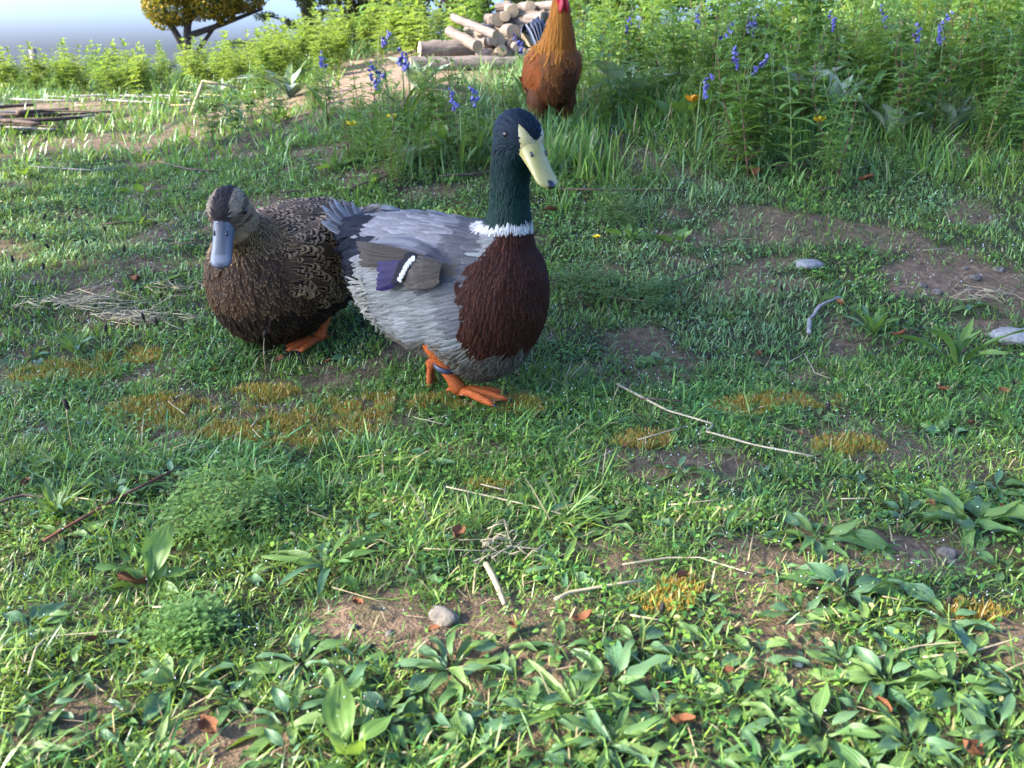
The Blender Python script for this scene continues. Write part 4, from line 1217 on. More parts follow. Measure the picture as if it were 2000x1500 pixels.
# ---------------------------------------------------------------- upright weeds: one stem, whorls of leaves
def weed_proto(kind, seed, mat, hgt, levels, per, ll, lw, droop, stem_mat, stem_r=.0022, branch=0):
    rn = random.Random(seed); st = MB(); lv, lf, luv = [], [], []
    def leaf(o, az, el, L, W):
        d = Vector((math.cos(az) * math.cos(el), math.sin(az) * math.cos(el), math.sin(el))); s = Vector((-math.sin(az), math.cos(az), 0)); up = s.cross(d) * -1
        b = len(lv)
        for i, (t, w) in enumerate(((0, .15), (.3, .9), (.65, .8), (1, .03))):
            c = o + d * L * t + Vector((0, 0, -1)) * droop * L * t * t
            for u in (-1, 0, 1): lv.append(c + s * u * W * w * .5 + Vector((0, 0, .18 * W * abs(u) * w))); luv.append((u * .5 + .5, t))
        for i in range(3):
            for j in range(2): lf.append((b + i * 3 + j, b + i * 3 + j + 1, b + i * 3 + j + 4, b + i * 3 + j + 3))
    def stem(base, top, lev, sc):
        pts = [base.lerp(top, t) + Vector((rn.uniform(-1, 1), rn.uniform(-1, 1), 0)) * .012 * hgt / .3 * (t > 0) for t in (0, .33, .66, 1)]
        st.tube(pts, [stem_r * sc, stem_r * .85 * sc, stem_r * .6 * sc, stem_r * .35 * sc], 5)
        for k in range(lev):
            t = .12 + .88 * (k + .5) / lev; i = min(2, int(t * 3)); o = pts[i].lerp(pts[i + 1], t * 3 - i)
            a0 = rn.uniform(0, 6.28); size = math.sin(math.pi * (.18 + .75 * t)) ** .6 * sc
            for j in range(per):
                leaf(o, a0 + 6.283 * j / per + rn.uniform(-.3, .3), R(rn.uniform(8, 42) + 28 * (t > .85)), ll * size * rn.uniform(.75, 1.2), lw * size * rn.uniform(.8, 1.15))
    top = Vector((rn.uniform(-.06, .06) * hgt / .3, rn.uniform(-.06, .06) * hgt / .3, hgt))
    stem(Vector((0, 0, -.02)), top, levels, 1.0)
    for b in range(branch):
        t = rn.uniform(.15, .5); o = Vector((0, 0, -.02)).lerp(top, t); a = rn.uniform(0, 6.28)
        stem(o, o + Vector((math.cos(a) * .35, math.sin(a) * .35, .6)) * hgt * rn.uniform(.5, .8), max(3, levels - 2), .75)
    return st.mesh('stem', stem_mat), np_mesh('foliage', np.array([tuple(v) for v in lv]), np.array(lf), mat, True, None, np.array(luv))

WEEDS = {
    'willowherb': [weed_proto('w', s, M_WEED, .27, 8, 5, .062, .014, .35, M_REDSTEM if s % 2 else M_STEM, branch=s % 3) for s in range(5)],
    'lime': [weed_proto('l', 20 + s, M_LIME, .30, 9, 5, .080, .026, .4, M_STEM, branch=2) for s in range(4)],
    'dark': [weed_proto('d', 40 + s, M_DARKWEED, .24, 6, 4, .075, .024, .5, M_STEM, branch=2) for s in range(4)],
    'nettle': [weed_proto('n', 60 + s, M_WEED, .34, 7, 4, .080, .034, .55, M_STEM, branch=1) for s in range(3)],
}
def put_weed(kind, x, y, s, rn, label, group):
    st, fo = rn.choice(WEEDS[kind])
    px_ = px_of((x, y, H(x, y)))[0]
    bank = 'beside the rooster' if px_ < 1300 else 'among the bluebell group over the marigold' if px_ < 1520 else 'above the single buttercup' if px_ < 1760 else 'at the bluebell end of the bank'
    big = 'tall' if s > .95 else 'middling' if s > .8 else 'low'
    if group == 'dark weeds on the bank': label = f'{big} dark bushy weed {bank}'
    if group == 'nettles on the bank': label = f'{big} broad leaved nettle {bank}'
    if group == 'lime weeds on the ridge': label = f'{big} lime green weed on the ridge ' + ('around the fence post' if px_ < 190 else 'between the fence post and the gorse' if px_ < 300 else 'below the gorse bush' if px_ < 470 else 'under the conifer')
    if group == 'lime weeds beyond the bare earth': label = f'{big} yellow green weed ' + ('behind the silvery mullein' if px_ < 700 else 'behind the bare earth' if px_ < 830 else 'by the log pile')
    if group == 'willowherbs by the bare earth': label = f'{big} bright willowherb ' + ('below the bare earth' if px_ < 780 else 'between the buttercups and the logs' if px_ < 900 else 'beside the drake head')
    if group == 'willowherbs on the bank':
        size = 'tall' if s > 1.05 else 'short'; stemc = 'red' if st.materials[0] is M_REDSTEM else 'green'
        label = f'{size} {stemc} stemmed willowherb {bank}'
    t = empty({'willowherb': 'willowherb', 'lime': 'leafy_weed', 'dark': 'leafy_weed', 'nettle': 'nettle'}[kind], (x, y, H(x, y)), rn.uniform(0, 6.28), label, 'plant', group)
    t.scale = (s * rn.uniform(.9, 1.2),) * 2 + (s,)
    t.rotation_euler = (rn.uniform(-.12, .12), rn.uniform(-.12, .12), rn.uniform(0, 6.28))
    link('stem', st, t); tag(link('foliage', fo, t), kind='stuff')

rn = random.Random(33)
def spread(n, f, kind, label, group, s=(.7, 1.2)):
    k = 0; tries = 0
    while k < n and tries < n * 40:
        tries += 1
        px, y = rn.uniform(-60, 2060), rn.uniform(2.7, 8.0)
        x = (px - 1000) / FPX * y * .95
        if not f(px, y, x): continue
        put_weed(kind, x, y, rn.uniform(*s), rn, label, group); k += 1
roo_clear = lambda x, y: not (abs(x - .13) < .16 and y < 3.25) and not (abs(x + .25) < .40 and 4.3 < y < 5.6) and not (-1.2 < x < -.1 and 3.3 < y < 4.6 and rn.random() < .85)
edge = lambda px: 3.12 - .30 * sstep(1150, 1500, px) + .25 * math.sin(px * .011)
spread(170, lambda px, y, x: px > 1130 and edge(px) < y < 5.2 and roo_clear(x, y) and rn.random() < 1.6 - .3 * y, 'willowherb', 'leafy willowherb stem with narrow whorled leaves on the flowery bank', 'willowherbs on the bank', (.75, 1.35))
spread(50, lambda px, y, x: 640 < px < 1040 and 2.65 < y < 3.5 and roo_clear(x, y), 'willowherb', 'short bright willowherb growing between the bare earth and the drake', 'willowherbs by the bare earth', (.5, .95))
spread(46, lambda px, y, x: px > 1150 and 3.7 < y < 6, 'nettle', 'tall broad leaved nettle high on the flowery bank', 'nettles on the bank', (.8, 1.3))
spread(44, lambda px, y, x: px > 1120 and edge(px) < y < 4.6 and roo_clear(x, y), 'dark', 'dark green bushy weed in the shade of the bank', 'dark weeds on the bank', (.7, 1.2))
spread(16, lambda px, y, x: 380 < px < 660 and 3.5 < y < 4.3, 'dark', 'dark leafy weed around the bent pale stick', 'dark weeds by the pale stick', (.6, 1.0))
spread(120, lambda px, y, x: px < 680 and 4.9 + .8 * sstep(500, 0, px) < y < 7.4, 'lime', 'sunlit lime green leafy weed on the ridge', 'lime weeds on the ridge', (.6, 1.05))
spread(44, lambda px, y, x: 520 < px < 900 and 4.9 < y < 7.6, 'lime', 'sunlit yellow green weed beyond the bare earth', 'lime weeds beyond the bare earth', (.7, 1.2))
spread(30, lambda px, y, x: px < 560 and 5.4 < y < 7.4, 'dark', 'dark bramble-like weed along the ridge', 'dark weeds on the ridge', (.6, 1.1))
spread(20, lambda px, y, x: 640 < px < 1150 and 5.6 < y < 8, 'nettle', 'nettle standing behind the log pile', 'nettles behind the logs', (.8, 1.3))
spread(22, lambda px, y, x: px > 1300 and 2.75 < y < edge(px) + .1, 'willowherb', 'short willowherb seedling at the foot of the bank', 'willowherb seedlings below the bank', (.28, .55))

def place_top(px, py, h, y0=2.7, y1=7.5):
    """where a plant of height h stands whose top shows at this pixel"""
    best = None
    for y in np.linspace(y0, y1, 120):
        d = CF + np.array([1.0, 0, 0]) * ((px - 1000) / FPX) + CU * ((750 - py) / FPX)
        t = y / d[1]; x, z = d[0] * t, CAM_H + d[2] * t; e = abs(z - H(x, y) - h)
        if best is None or e < best[0]: best = (e, x, y, z - H(x, y))
    return best[1:]

# bluebells
M_BELL = solid('bluebell_petal', (.17, .155, .40), .5, .3, .4, 60)
def bell_mesh():
    vs, fs = [], []
    for i, (z, r) in enumerate(((0, .001), (-.003, .0042), (-.011, .0048), (-.015, .0078))):
        for k in range(6): vs.append((math.cos(k * 1.047) * r, math.sin(k * 1.047) * r, z - (.002 if i == 3 and k % 2 else 0)))
    for i in range(3):
        for k in range(6): fs.append((i * 6 + k, i * 6 + (k + 1) % 6, (i + 1) * 6 + (k + 1) % 6, (i + 1) * 6 + k))
    return np_mesh('bell', np.array(vs), np.array(fs), M_BELL)
BELL = bell_mesh(); BLEAF = leaf_mesh('leaf', M_DARKWEED, 'lance', .7, .3, .1, .3, .07, .0, 3)
for px, py in [(1385, 12), (1403, 30), (1465, 18), (1490, 25), (1452, 82), (1466, 95), (1368, 133), (1742, 4), (1800, 34), (1826, 14), (1850, 40), (785, 84), (797, 96), (755, 113), (746, 128), (900, 165), (932, 158), (735, 52), (630, 94), (1215, 20), (1640, 15), (1030, 60)]:
    x, y, h = place_top(px, py, .30 if px > 1100 else .26)
    h = min(max(h, .16), .5)
    b = empty('bluebell', (x, y, H(x, y)), rn.uniform(0, 6.28), 'violet bluebell with nodding bells on the grassy bank' if px > 1100 else 'violet bluebell nodding near the bare earth and logs', 'flower', 'bluebells on the bank' if px > 1100 else 'bluebells by the bare earth')
    top = Vector((.045, 0, h * .97)); mb = MB(); pts = [Vector((0, 0, -.01)), Vector((.002, 0, h * .5)), Vector((.008, 0, h * .85)), top]
    mb.tube(pts, [.0028, .0024, .002, .0014], 5); mb.build('stem', M_STEM, b)
    for i in range(8):
        t = i / 7; c = Vector((.006, 0, h * .80)).lerp(top, t); a = rn.uniform(-1.5, 1.5)
        o = link('bell', BELL, b, c + Vector((math.cos(a), math.sin(a), 0)) * rn.uniform(.010, .022) * (1.15 - .5 * t) - Vector((0, 0, rn.uniform(0, .010)))); o.rotation_euler = (math.sin(a) * -.9 + rn.uniform(-.4, .4), math.cos(a) * -.7 + rn.uniform(-.4, .4), 0); o.scale = (rn.uniform(.75, 1.15) * (1.1 - .4 * t),) * 3
    for a in (0.5, 2.6, 4.4):
        o = link('leaf', BLEAF, b); o.rotation_euler = (0, -R(62), a); o.scale = (.20, .20, .20)

# big dock and foxglove leaves on the bank
for px, py, r, lab in [(1215, 175, .16, 'large pale dock with long drooping leaves beside the rooster'), (1330, 215, .13, 'dock with broad glossy leaves at the foot of the bank'), (1570, 170, .15, 'grey green dock leaf standing among the willowherbs'), (1640, 190, .14, 'tall curling dock leaf beside a seed stalk'),
                       (1740, 240, .12, 'pointed dock leaves standing in tall grass'), (1980, 180, .13, 'spotted dock leaf at the end of the bank'), (1860, 230, .11, 'cluster of round dock leaves in the grass'), (1400, 120, .15, 'dock leaves under the bluebell group'), (1540, 90, .16, 'big blue green dock leaf high on the bank'),
                       (1135, 240, .10, 'fresh dock blade pair at the rooster feet'), (1065, 245, .07, 'dock shoots in front of the rooster'), (960, 250, .09, 'dock leaves beside the drake head'), (860, 270, .10, 'long dock leaves in the weeds behind the drake'), (800, 300, .09, 'low dock leaves under the buttercup stems')]:
    rosette('dock', ground(px, py + 25), r * 1.3, 7, DOCK if rn.random() < .7 else SILV, (35, 75), lab, 'plant', None, rn)
for px, py, r, lab in [(565, 190, .22, 'silvery mullein rosette with tall furry leaves'), (825, 175, .20, 'grey green mullein with three tall leaves before the bare earth'), (430, 190, .14, 'small silvery mullein beside the bent pale stick')]:
    rosette('mullein', ground(px, py), r, 9, SILV, (25, 80), lab, 'plant', None, rn)

# ferny clumps
def ferny(px, py, r, mat, lab, seed, h=.05):
    g = ground(px, py); rnd = random.Random(seed); d = math.sqrt(g.x ** 2 + g.y ** 2); R_ = r * d / FPX
    t = empty('cow_parsley', (g.x, g.y, g.z), 0, lab, 'plant'); st = MB(); V, F, U = [], [], []
    for i in range(26):
        a = rnd.uniform(0, 6.28); q = R_ * math.sqrt(rnd.random()); tip = Vector((math.cos(a) * q, math.sin(a) * q, h * rnd.uniform(.45, 1.1) * (1.1 - .5 * q / R_)))
        tip.z += H(g.x + tip.x, g.y + tip.y) - g.z
        b = tip * .15; b.z = 0; st.tube([b, b.lerp(tip, .6) + Vector((0, 0, .006)), tip], [.0011, .0009, .0006], 4)
        for k in range(64):
            c = tip + Vector((rnd.gauss(0, .014), rnd.gauss(0, .014), rnd.gauss(0, .009))); az = rnd.uniform(0, 6.28); s = rnd.uniform(.0022, .0048)
            dd = Vector((math.cos(az), math.sin(az), rnd.uniform(-.3, .5))) * s; e = Vector((-math.sin(az), math.cos(az), rnd.uniform(-.4, .4))) * s * .6
            n = len(V); V += [c - dd, c + e, c + dd, c - e]; F.append((n, n + 1, n + 2, n + 3)); U += [(.5, 0), (1, .5), (.5, 1), (0, .5)]
    st.build('stem', M_STEM, t)
    tag(link('foliage', np_mesh('foliage', np.array([tuple(v) for v in V]), np.array(F), mat, False, None, np.array(U)), t), kind='stuff')
ferny(430, 1030, 120, M_WEED, 'bushy ferny cow parsley clump beside the young dock', 1, .075)
ferny(1215, 430, 80, M_DARKWEED, 'dark green ferny clump on the slope behind the drake', 2, .06)
ferny(1150, 570, 70, M_DARKWEED, 'low dark ferny clump beside the drake breast', 3, .05)
ferny(1290, 590, 60, M_DARKWEED, 'thin ferny clump between the drake and the grey stick', 4, .035)
ferny(360, 1240, 60, M_WEED, 'small ferny sprig below the young dock', 5, .03)

# buttercups and a marigold
M_YEL = solid('buttercup_petal', (.85, .58, .02), .35, .5, .15, 60); M_ORA = solid('orange_petal', (.75, .28, .015), .5, .3, .2, 60)
def cup(px, py, h, mat, r, lab, y1=4.0):
    x, y, hh = place_top(px, py, h, 2.2, y1); b = empty('buttercup', (x, y, H(x, y)), 0, lab, 'flower')
    mb = MB(); mb.tube([(0, 0, -.01), (.004, 0, hh * .5), (0, 0, hh)], [.0014, .0012, .001], 5); mb.build('stem', M_STEM, b)
    for k in range(5):
        a = k * 1.2566; vs, fs = [], []
        for i, (t, w, z) in enumerate(((.15, .2, 0), (.55, .75, .25), (.85, .85, .75), (1.0, .4, 1.0))):
            for u in (-1, 1): vs.append(Vector((0, 0, hh)) + Vector((math.cos(a) * t - math.sin(a) * u * w * .55, math.sin(a) * t + math.cos(a) * u * w * .55, z * .8)) * r)
        for i in range(3): fs.append((i * 2, i * 2 + 1, i * 2 + 3, i * 2 + 2))
        m2 = MB(); m2.add(vs, fs); m2.build('petal', mat, b)
cup(687, 245, .13, M_YEL, .016, 'yellow buttercup lower of the pair behind the drake', 3.4)
cup(766, 231, .14, M_YEL, .016, 'yellow buttercup upper of the pair behind the drake', 3.4)
cup(1600, 238, .12, M_YEL, .019, 'single yellow buttercup at the foot of the bank', 3.4)
cup(1353, 199, .10, M_ORA, .026, 'orange marigold head in the grass beside the big dock', 3.6)
cup(1165, 465, .03, M_YEL, .010, 'small yellow flower beside the dark ferny clump', 2.6)
# ================================================================ litter, stones, wood
rn = random.Random(77)
def stalk(pxs, r, mat, name, lab, cat, group=None, lift=.012, sub=3):
    pts = [ground(*q) for q in pxs]; o = pts[0].copy(); out = []
    for i in range(len(pts) - 1):
        for k in range(sub):
            p = pts[i].lerp(pts[i + 1], k / sub); out.append(p)
    out.append(pts[-1])
    z = [p.z + lift + rn.uniform(-.001, .002) for p in out]
    z = [sum(z[max(0, i - 3):i + 4]) / len(z[max(0, i - 3):i + 4]) for i in range(len(z))]
    mb = MB(); q = [Vector((p.x - o.x + rn.uniform(-1, 1) * r * .25, p.y - o.y + rn.uniform(-1, 1) * r * .25, zz - o.z)) for p, zz in zip(out, z)]
    n = len(q); mb.tube(q, [r * (1 - .35 * i / n) * rn.uniform(.85, 1.12) for i in range(n)], 6, flat=.75)
    ob = mb.build(name, mat); ob.location = o
    return tag(ob, lab, cat, group)
ST = 'dry straw stalks on the grass'
stalk([(1205, 762), (1300, 815), (1390, 842)], .0032, M_STRAW2, 'straw', 'long pale straw lying from beside the drake foot across the grass', 'straw')
stalk([(1392, 843), (1378, 858), (1470, 882), (1585, 908)], .0028, M_STRAW2, 'straw', 'kinked pale straw continuing over the worn ground', 'straw')
stalk([(950, 1120), (985, 1195)], .0042, M_STRAW2, 'straw', 'short thick flattened straw below the crossed straws', 'straw')
stalk([(1085, 1190), (1110, 1175), (1255, 1155)], .0030, M_STRAW2, 'straw', 'bright straw with a bent end among narrow leaves', 'straw')
for s in [[(1130, 925), (1235, 870)], [(1245, 870), (1340, 845)], [(872, 968), (1030, 998), (1100, 1020)], [(828, 1085), (960, 1095)], [(990, 1082), (1060, 1088)], [(925, 1110), (1000, 1085)], [(945, 1085), (965, 1040), (985, 1030)], [(985, 1030), (1000, 1085)],
          [(930, 1115), (925, 1175)], [(1215, 1120), (1300, 1105), (1365, 1103), (1470, 1135)], [(1690, 1310), (1790, 1280), (1890, 1272)], [(1800, 1300), (1900, 1290), (2000, 1258)], [(1960, 1330), (2010, 1305)], [(810, 825), (870, 845)], [(830, 830), (890, 822)],
          [(330, 795), (365, 822)], [(345, 790), (372, 770)], [(495, 850), (518, 875)], [(492, 845), (510, 825)], [(435, 875), (475, 855)], [(60, 1340), (75, 1280), (95, 1260), (260, 1248)], [(1340, 1430), (1360, 1500)], [(650, 1170), (750, 1190)], [(1460, 1110), (1470, 1060)],
          [(1735, 1040), (1740, 1070)], [(1205, 900), (1230, 920)], [(1540, 720), (1570, 700), (1590, 740), (1620, 750)], [(1480, 810), (1520, 795)], [(940, 960), (990, 972)], [(1230, 1215), (1290, 1230)], [(760, 1000), (800, 975)], [(1640, 990), (1700, 985)], [(1310, 1000), (1410, 990)],
          [(580, 560), (620, 575)], [(1180, 585), (1260, 600)], [(1800, 500), (1850, 490)], [(1420, 480), (1480, 470)], [(700, 905), (780, 895)], [(150, 985), (300, 1005)], [(1550, 1240), (1600, 1235)], [(1720, 1180), (1760, 1190)], [(300, 1200), (400, 1195)], [(1880, 560), (1980, 585), (2000, 600)]]:
    stalk(s, rn.uniform(.0009, .0017), rn.choice([M_STRAW, M_STRAW2]), 'straw', 'thin dry straw lying loose on the grass', 'straw', ST, lift=.010)
# twigs
TW = [([(1578, 668), (1580, 640), (1600, 608), (1640, 590)], .0055, M_GREYTWIG, 'curved grey stick propped in the grass beside upright leaves'), ([(90, 1080), (200, 1010), (335, 938)], .0028, M_REDTWIG, 'long thin red brown twig beside the young dock'),
      ([(690, 388), (760, 352), (805, 322)], .004, M_TWIG, 'dark thorny twig rising behind the hen'), ([(860, 362), (965, 340)], .005, M_TWIG, 'dark branch lying behind the drake neck'), ([(1085, 378), (1340, 384)], .0045, M_TWIG, 'long dark twig lying straight across the slope'),
      ([(1490, 331), (1610, 334)], .005, M_TWIG, 'thin dark twig at the foot of the bank'), ([(1600, 400), (1660, 350)], .0035, M_TWIG, 'slanting brown twig below the bank grass'), ([(310, 318), (370, 345), (425, 338)], .005, M_TWIG, 'crooked dark twig on the trodden slope'),
      ([(1250, 792), (1330, 800)], .003, M_TWIG, 'short brown twig beside the long pale straw'), ([(1400, 520), (1330, 560), (1280, 575)], .003, M_TWIG, 'fine twig in the grass below the fern'), ([(540, 395), (640, 370)], .004, M_TWIG, 'brown twig lying behind the hen back'),
      ([(330, 490), (470, 480)], .003, M_TWIG, 'thin dark twig beside the hen head'), ([(200, 452), (300, 437)], .003, M_TWIG, 'thin twig lying in dewy grass'), ([(250, 330), (180, 345), (60, 330)], .003, M_GREYTWIG, 'pale crooked twig on worn ground below the brush'),
      ([(1740, 700), (1800, 640)], .0025, M_TWIG, 'fine brown twig behind the upright strap leaves'), ([(0, 1000), (50, 985), (100, 990)], .003, M_TWIG, 'brown twig under plantain leaves near the red twig')]
for p, r, m, lab in TW: stalk(p, r, m, 'twig', lab, 'twig', lift=.014)
# brush pile of cut branches
for i in range(16):
    a = (rn.uniform(-80, 60), rn.uniform(232, 268)); b = (a[0] + rn.uniform(90, 190), a[1] + rn.uniform(-16, 14))
    stalk([a, ((a[0] + b[0]) / 2, (a[1] + b[1]) / 2 + rn.uniform(-6, 6)), b], rn.uniform(.007, .016), rn.choice([M_TWIG, M_GREYTWIG, M_TWIG]), 'branch', 'cut branch in the low brush pile on the worn slope', 'branch', 'branches of the brush pile', lift=.02 + .012 * (i % 4))
for i in range(14):
    a = (rn.uniform(0, 420), rn.uniform(180, 225)); b = (a[0] + rn.uniform(60, 150), a[1] + rn.uniform(-18, 12))
    stalk([a, b], rn.uniform(.004, .009), rn.choice([M_GREYTWIG, M_STRAW]), 'stick', 'pale dry stick scattered on the sunny rise', 'stick', 'sticks on the sunny rise', lift=.02)
# the bent pale stick
g = ground(372, 222); b = empty('bent_stick', (g.x, g.y, g.z), 0, 'bent pale stick standing in dark weeds', 'stick')
s_ = g.y / FPX
mb = MB(); mb.tube([(0, 0, -.01), (14 * s_, .02, 30 * s_), (28 * s_, .02, 58 * s_)], [.010, .009, .008], 7); mb.tube([(27 * s_, .02, 57 * s_), (55 * s_, .05, 52 * s_), (85 * s_, .09, 44 * s_)], [.0075, .006, .004], 6)
mb.build('shaft', M_STRAW2, b)
# hay wisps: fine strands nobody could count
for px, py, rx, ry, n, lab in [(140, 603, 100, 12, 70, 'wisp of dry hay lying on the dewy grass'), (262, 632, 85, 9, 60, 'flat wisp of dry hay nearer the hen'), (330, 570, 60, 7, 22, 'thin scatter of hay by the hen breast'), (1900, 590, 60, 6, 24, 'thin hay scatter on the bare patch'), (965, 1085, 60, 30, 22, 'tangle of fine straw where the stalks cross')]:
    mb = MB(); g0 = ground(px, py)
    for i in range(n):
        a = (px + rn.gauss(0, rx * .5), py + rn.gauss(0, ry * .5)); L = rn.uniform(.3, 1.0) * rx; an = rn.gauss(.12, .35)
        c = (a[0] + L * math.cos(an), a[1] - L * .45 * math.sin(an)); m_ = ((a[0] + c[0]) / 2 + rn.uniform(-8, 8), (a[1] + c[1]) / 2 + rn.uniform(-6, 6))
        p = [ground(*q) for q in (a, m_, c)]
        mb.tube([q - g0 + Vector((0, 0, rn.uniform(.006, .026))) for q in p], rn.uniform(.0006, .0012), 3)
    o = mb.build('hay_wisp', M_STRAW2); o.location = g0; tag(o, lab, 'hay', kind='stuff')

# dead leaves
def dead_mesh(seed):
    r = random.Random(seed); vs, fs = [], []; nx, ny = 4, 5
    for i in range(ny + 1):
        t = i / ny; w = math.sin(math.pi * (t * .9 + .07)) * .34
        for j in range(nx + 1):
            u = j / nx * 2 - 1; vs.append((t - .5, u * w + r.uniform(-.03, .03), .28 * abs(u) ** 1.6 + .25 * math.sin(t * 3 + seed) * (1 - t) + r.uniform(-.03, .03)))
    for i in range(ny):
        for j in range(nx): k = i * (nx + 1) + j; fs.append((k, k + 1, k + nx + 2, k + nx + 1))
    return np_mesh('dead_leaf', np.array(vs), np.array(fs), M_DEAD)
DM = [dead_mesh(i) for i in range(4)]; DEAD = []
for px, py, r in [(895, 1062, 22), (1140, 1228, 22), (1330, 1432, 24), (1722, 1397, 20), (1890, 1487, 32), (262, 1158, 28), (545, 716, 12), (410, 1440, 30), (1475, 345, 22), (1640, 603, 12), (1755, 665, 14), (265, 556, 18), (1700, 835, 10), (1840, 770, 12), (1330, 1145, 18), (55, 960, 16), (1960, 775, 12), (1815, 1000, 12), (1895, 840, 10),
                  (1220, 885, 10), (850, 1250, 14), (1160, 560, 8), (1480, 700, 10), (640, 720, 10), (420, 735, 9), (1690, 360, 14), (1075, 420, 14), (1560, 860, 10), (1000, 1240, 14), (700, 1195, 16), (180, 1270, 14), (1960, 1010, 14), (1420, 1330, 14)]:
    g = ground(px, py); d = math.sqrt(g.x ** 2 + g.y ** 2 + (g.z - CAM_H) ** 2); s = r * 1.7 * d / FPX
    o = link('dead_leaf', rn.choice(DM), None, (g.x, g.y, g.z + .010), (rn.uniform(-.3, .3), rn.uniform(-.3, .3), rn.uniform(0, 6.28)), s)
    tag(o, 'curled rust brown dead leaf lying in the grass', 'dead leaf', 'dead leaves in the grass'); DEAD.append((g, o))

used = {}
for g, o in DEAD:
    lm = min((q for q in LANDMARKS if 'dead leaf' not in q[2]), key=lambda q: (ground(q[0], q[1]) - g).length)[2]; used.setdefault(lm, []).append((g, o))
for lm, lst in used.items():
    lg_ = ground(*next(q[:2] for q in LANDMARKS if q[2] == lm))
    for k, (g, o) in enumerate(sorted(lst, key=lambda q: (q[0] - lg_).length)):
        o['label'] = ('curled rust brown dead leaf next to ' if k == 0 else 'rust brown dead leaf, ' + ['second', 'third', 'fourth', 'fifth', 'sixth', 'seventh'][min(k - 1, 5)] + ' out from ') + lm

# dark plantain heads on thin stalks
hd = MB(); hd.ellipsoid((0, 0, 0), (.0032, .0032, .0080), 8, 6); HEADM = hd.mesh('seed_head', M_HEAD)
def seedhead(px, py, h, lab, grp, pale=False):
    g = ground(px, py); d = math.sqrt(g.x ** 2 + g.y ** 2)
    t = empty('plantain_seed_stalk', (g.x, g.y, g.z), 0, lab, 'seed head', grp)
    tip = Vector((rn.uniform(-.3, .3) * h, rn.uniform(-.25, .25) * h, h)); mb = MB()
    mb.tube([(0, 0, -.005), tip * .5 + Vector((rn.uniform(-.008, .008), 0, .008)), tip], [.0010, .0009, .0007], 4); mb.build('stalk', M_STRAW if pale else M_STEM, t)
    o = link('seed_head', HEADM, t, tip); o.rotation_euler = (rn.uniform(-.5, .5), rn.uniform(-.5, .5), 0); o.scale = (rn.uniform(.9, 1.3),) * 3
for px, py in [(60, 500), (100, 520), (135, 470), (20, 470), (175, 500), (95, 445), (200, 480), (30, 540), (240, 520), (80, 560)]:
    seedhead(px, py, rn.uniform(.03, .06), 'dark plantain seed head standing in the dewy grass', 'seed heads in the dewy grass')
for px, py, h, lab in [(320, 728, .105, 'tall dark seed head on a thin stalk below the hay'), (283, 680, .07, 'short dark seed head below the flat hay wisp'), (205, 690, .05, 'low dark seed head beside the strap leaved tuft'), (142, 880, .085, 'dark seed head above a pale rosette by the moss'), (520, 735, .085, 'pale seed stalk before the hen breast'),
                       (1200, 775, .05, 'bent dark seed stalk at the end of the long straw'), (1012, 745, .06, 'dry pale seed head before the drake breast'), (1560, 610, .05, 'dark seed head leaning near the grey stick'), (1520, 600, .045, 'small dark seed head near the grey stick'), (1860, 770, .085, 'dark seed head rising from the upright strap leaves'),
                       (1962, 800, .05, 'dark seed head near the frame of the strap leaves'), (1385, 745, .05, 'dark seed head on the open slope below the fern'), (1325, 690, .05, 'little dark seed head in the slope grass'), (1250, 1290, .075, 'dark crooked seed stalk above the plantain rosettes'), (1860, 1260, .05, 'dark seed head in the middle of a plantain rosette'), (1620, 850, .05, 'dark seed head above the worn ground'), (1870, 930, .04, 'dark seed head among pointed leaves')]:
    seedhead(px, py, h, lab, None, 'pale' in lab)

# stones
M_BROWNSTONE = solid('brown_stone', (.20, .17, .13), .85, .2, .5, 90, .8)
def rock(px, py, rx, hz, mat, lab, seed, grp=None, flat=.8):
    g = ground(px, py); d = math.sqrt(g.x ** 2 + g.y ** 2 + (g.z - CAM_H) ** 2); s = rx * d / FPX; r = random.Random(seed)
    bm = bmesh.new(); bmesh.ops.create_icosphere(bm, subdivisions=3, radius=1)
    off = r.uniform(0, 50)
    for v in bm.verts:
        n = float(fbm(np.array([v.co.x * 1.6 + off]), np.array([v.co.y * 1.6 + v.co.z * 1.3]), seed, 3)[0]) - .5
        v.co *= 1 + n * .7
        v.co = Vector((v.co.x * s, v.co.y * s * flat, v.co.z * s * hz))
    me = bpy.data.meshes.new('stone'); bm.to_mesh(me); bm.free(); me.materials.append(mat)
    me.polygons.foreach_set('use_smooth', [True] * len(me.polygons))
    o = link('stone', me, None, (g.x, g.y, g.z + s * hz * .25), (0, 0, r.uniform(0, 3))); tag(o, lab, 'stone', grp)
rock(868, 1208, 32, .5, M_BROWNSTONE, 'small grey brown stone at the edge of bare soil', 1, flat=.7)
rock(1985, 664, 48, .35, M_PALE, 'flat white stone beside the upright strap leaves', 2)
rock(748, 420, 42, .35, M_PALE, 'pale grey stone lying behind the drake back', 3)
rock(1578, 520, 28, .3, M_PALE, 'small pale stone sunk in the open slope', 4)
rock(1560, 1300, 10, .7, M_PALE, 'white pebble beside a long straw', 5)
rock(1850, 1085, 18, .6, M_STONE, 'grey pebble on the bare soil under plantain leaves', 6)
for i, (px, py) in enumerate([(1885, 525), (1830, 575), (1905, 545), (1800, 560), (1950, 530), (725, 828), (1855, 1100), (1790, 1100), (1700, 895), (420, 1470), (350, 1455), (690, 1230), (760, 1240)]):
    rock(px, py, rn.uniform(6, 11), .6, M_STONE, 'little pebble pressed into bare soil', 20 + i, 'pebbles in the bare soil')

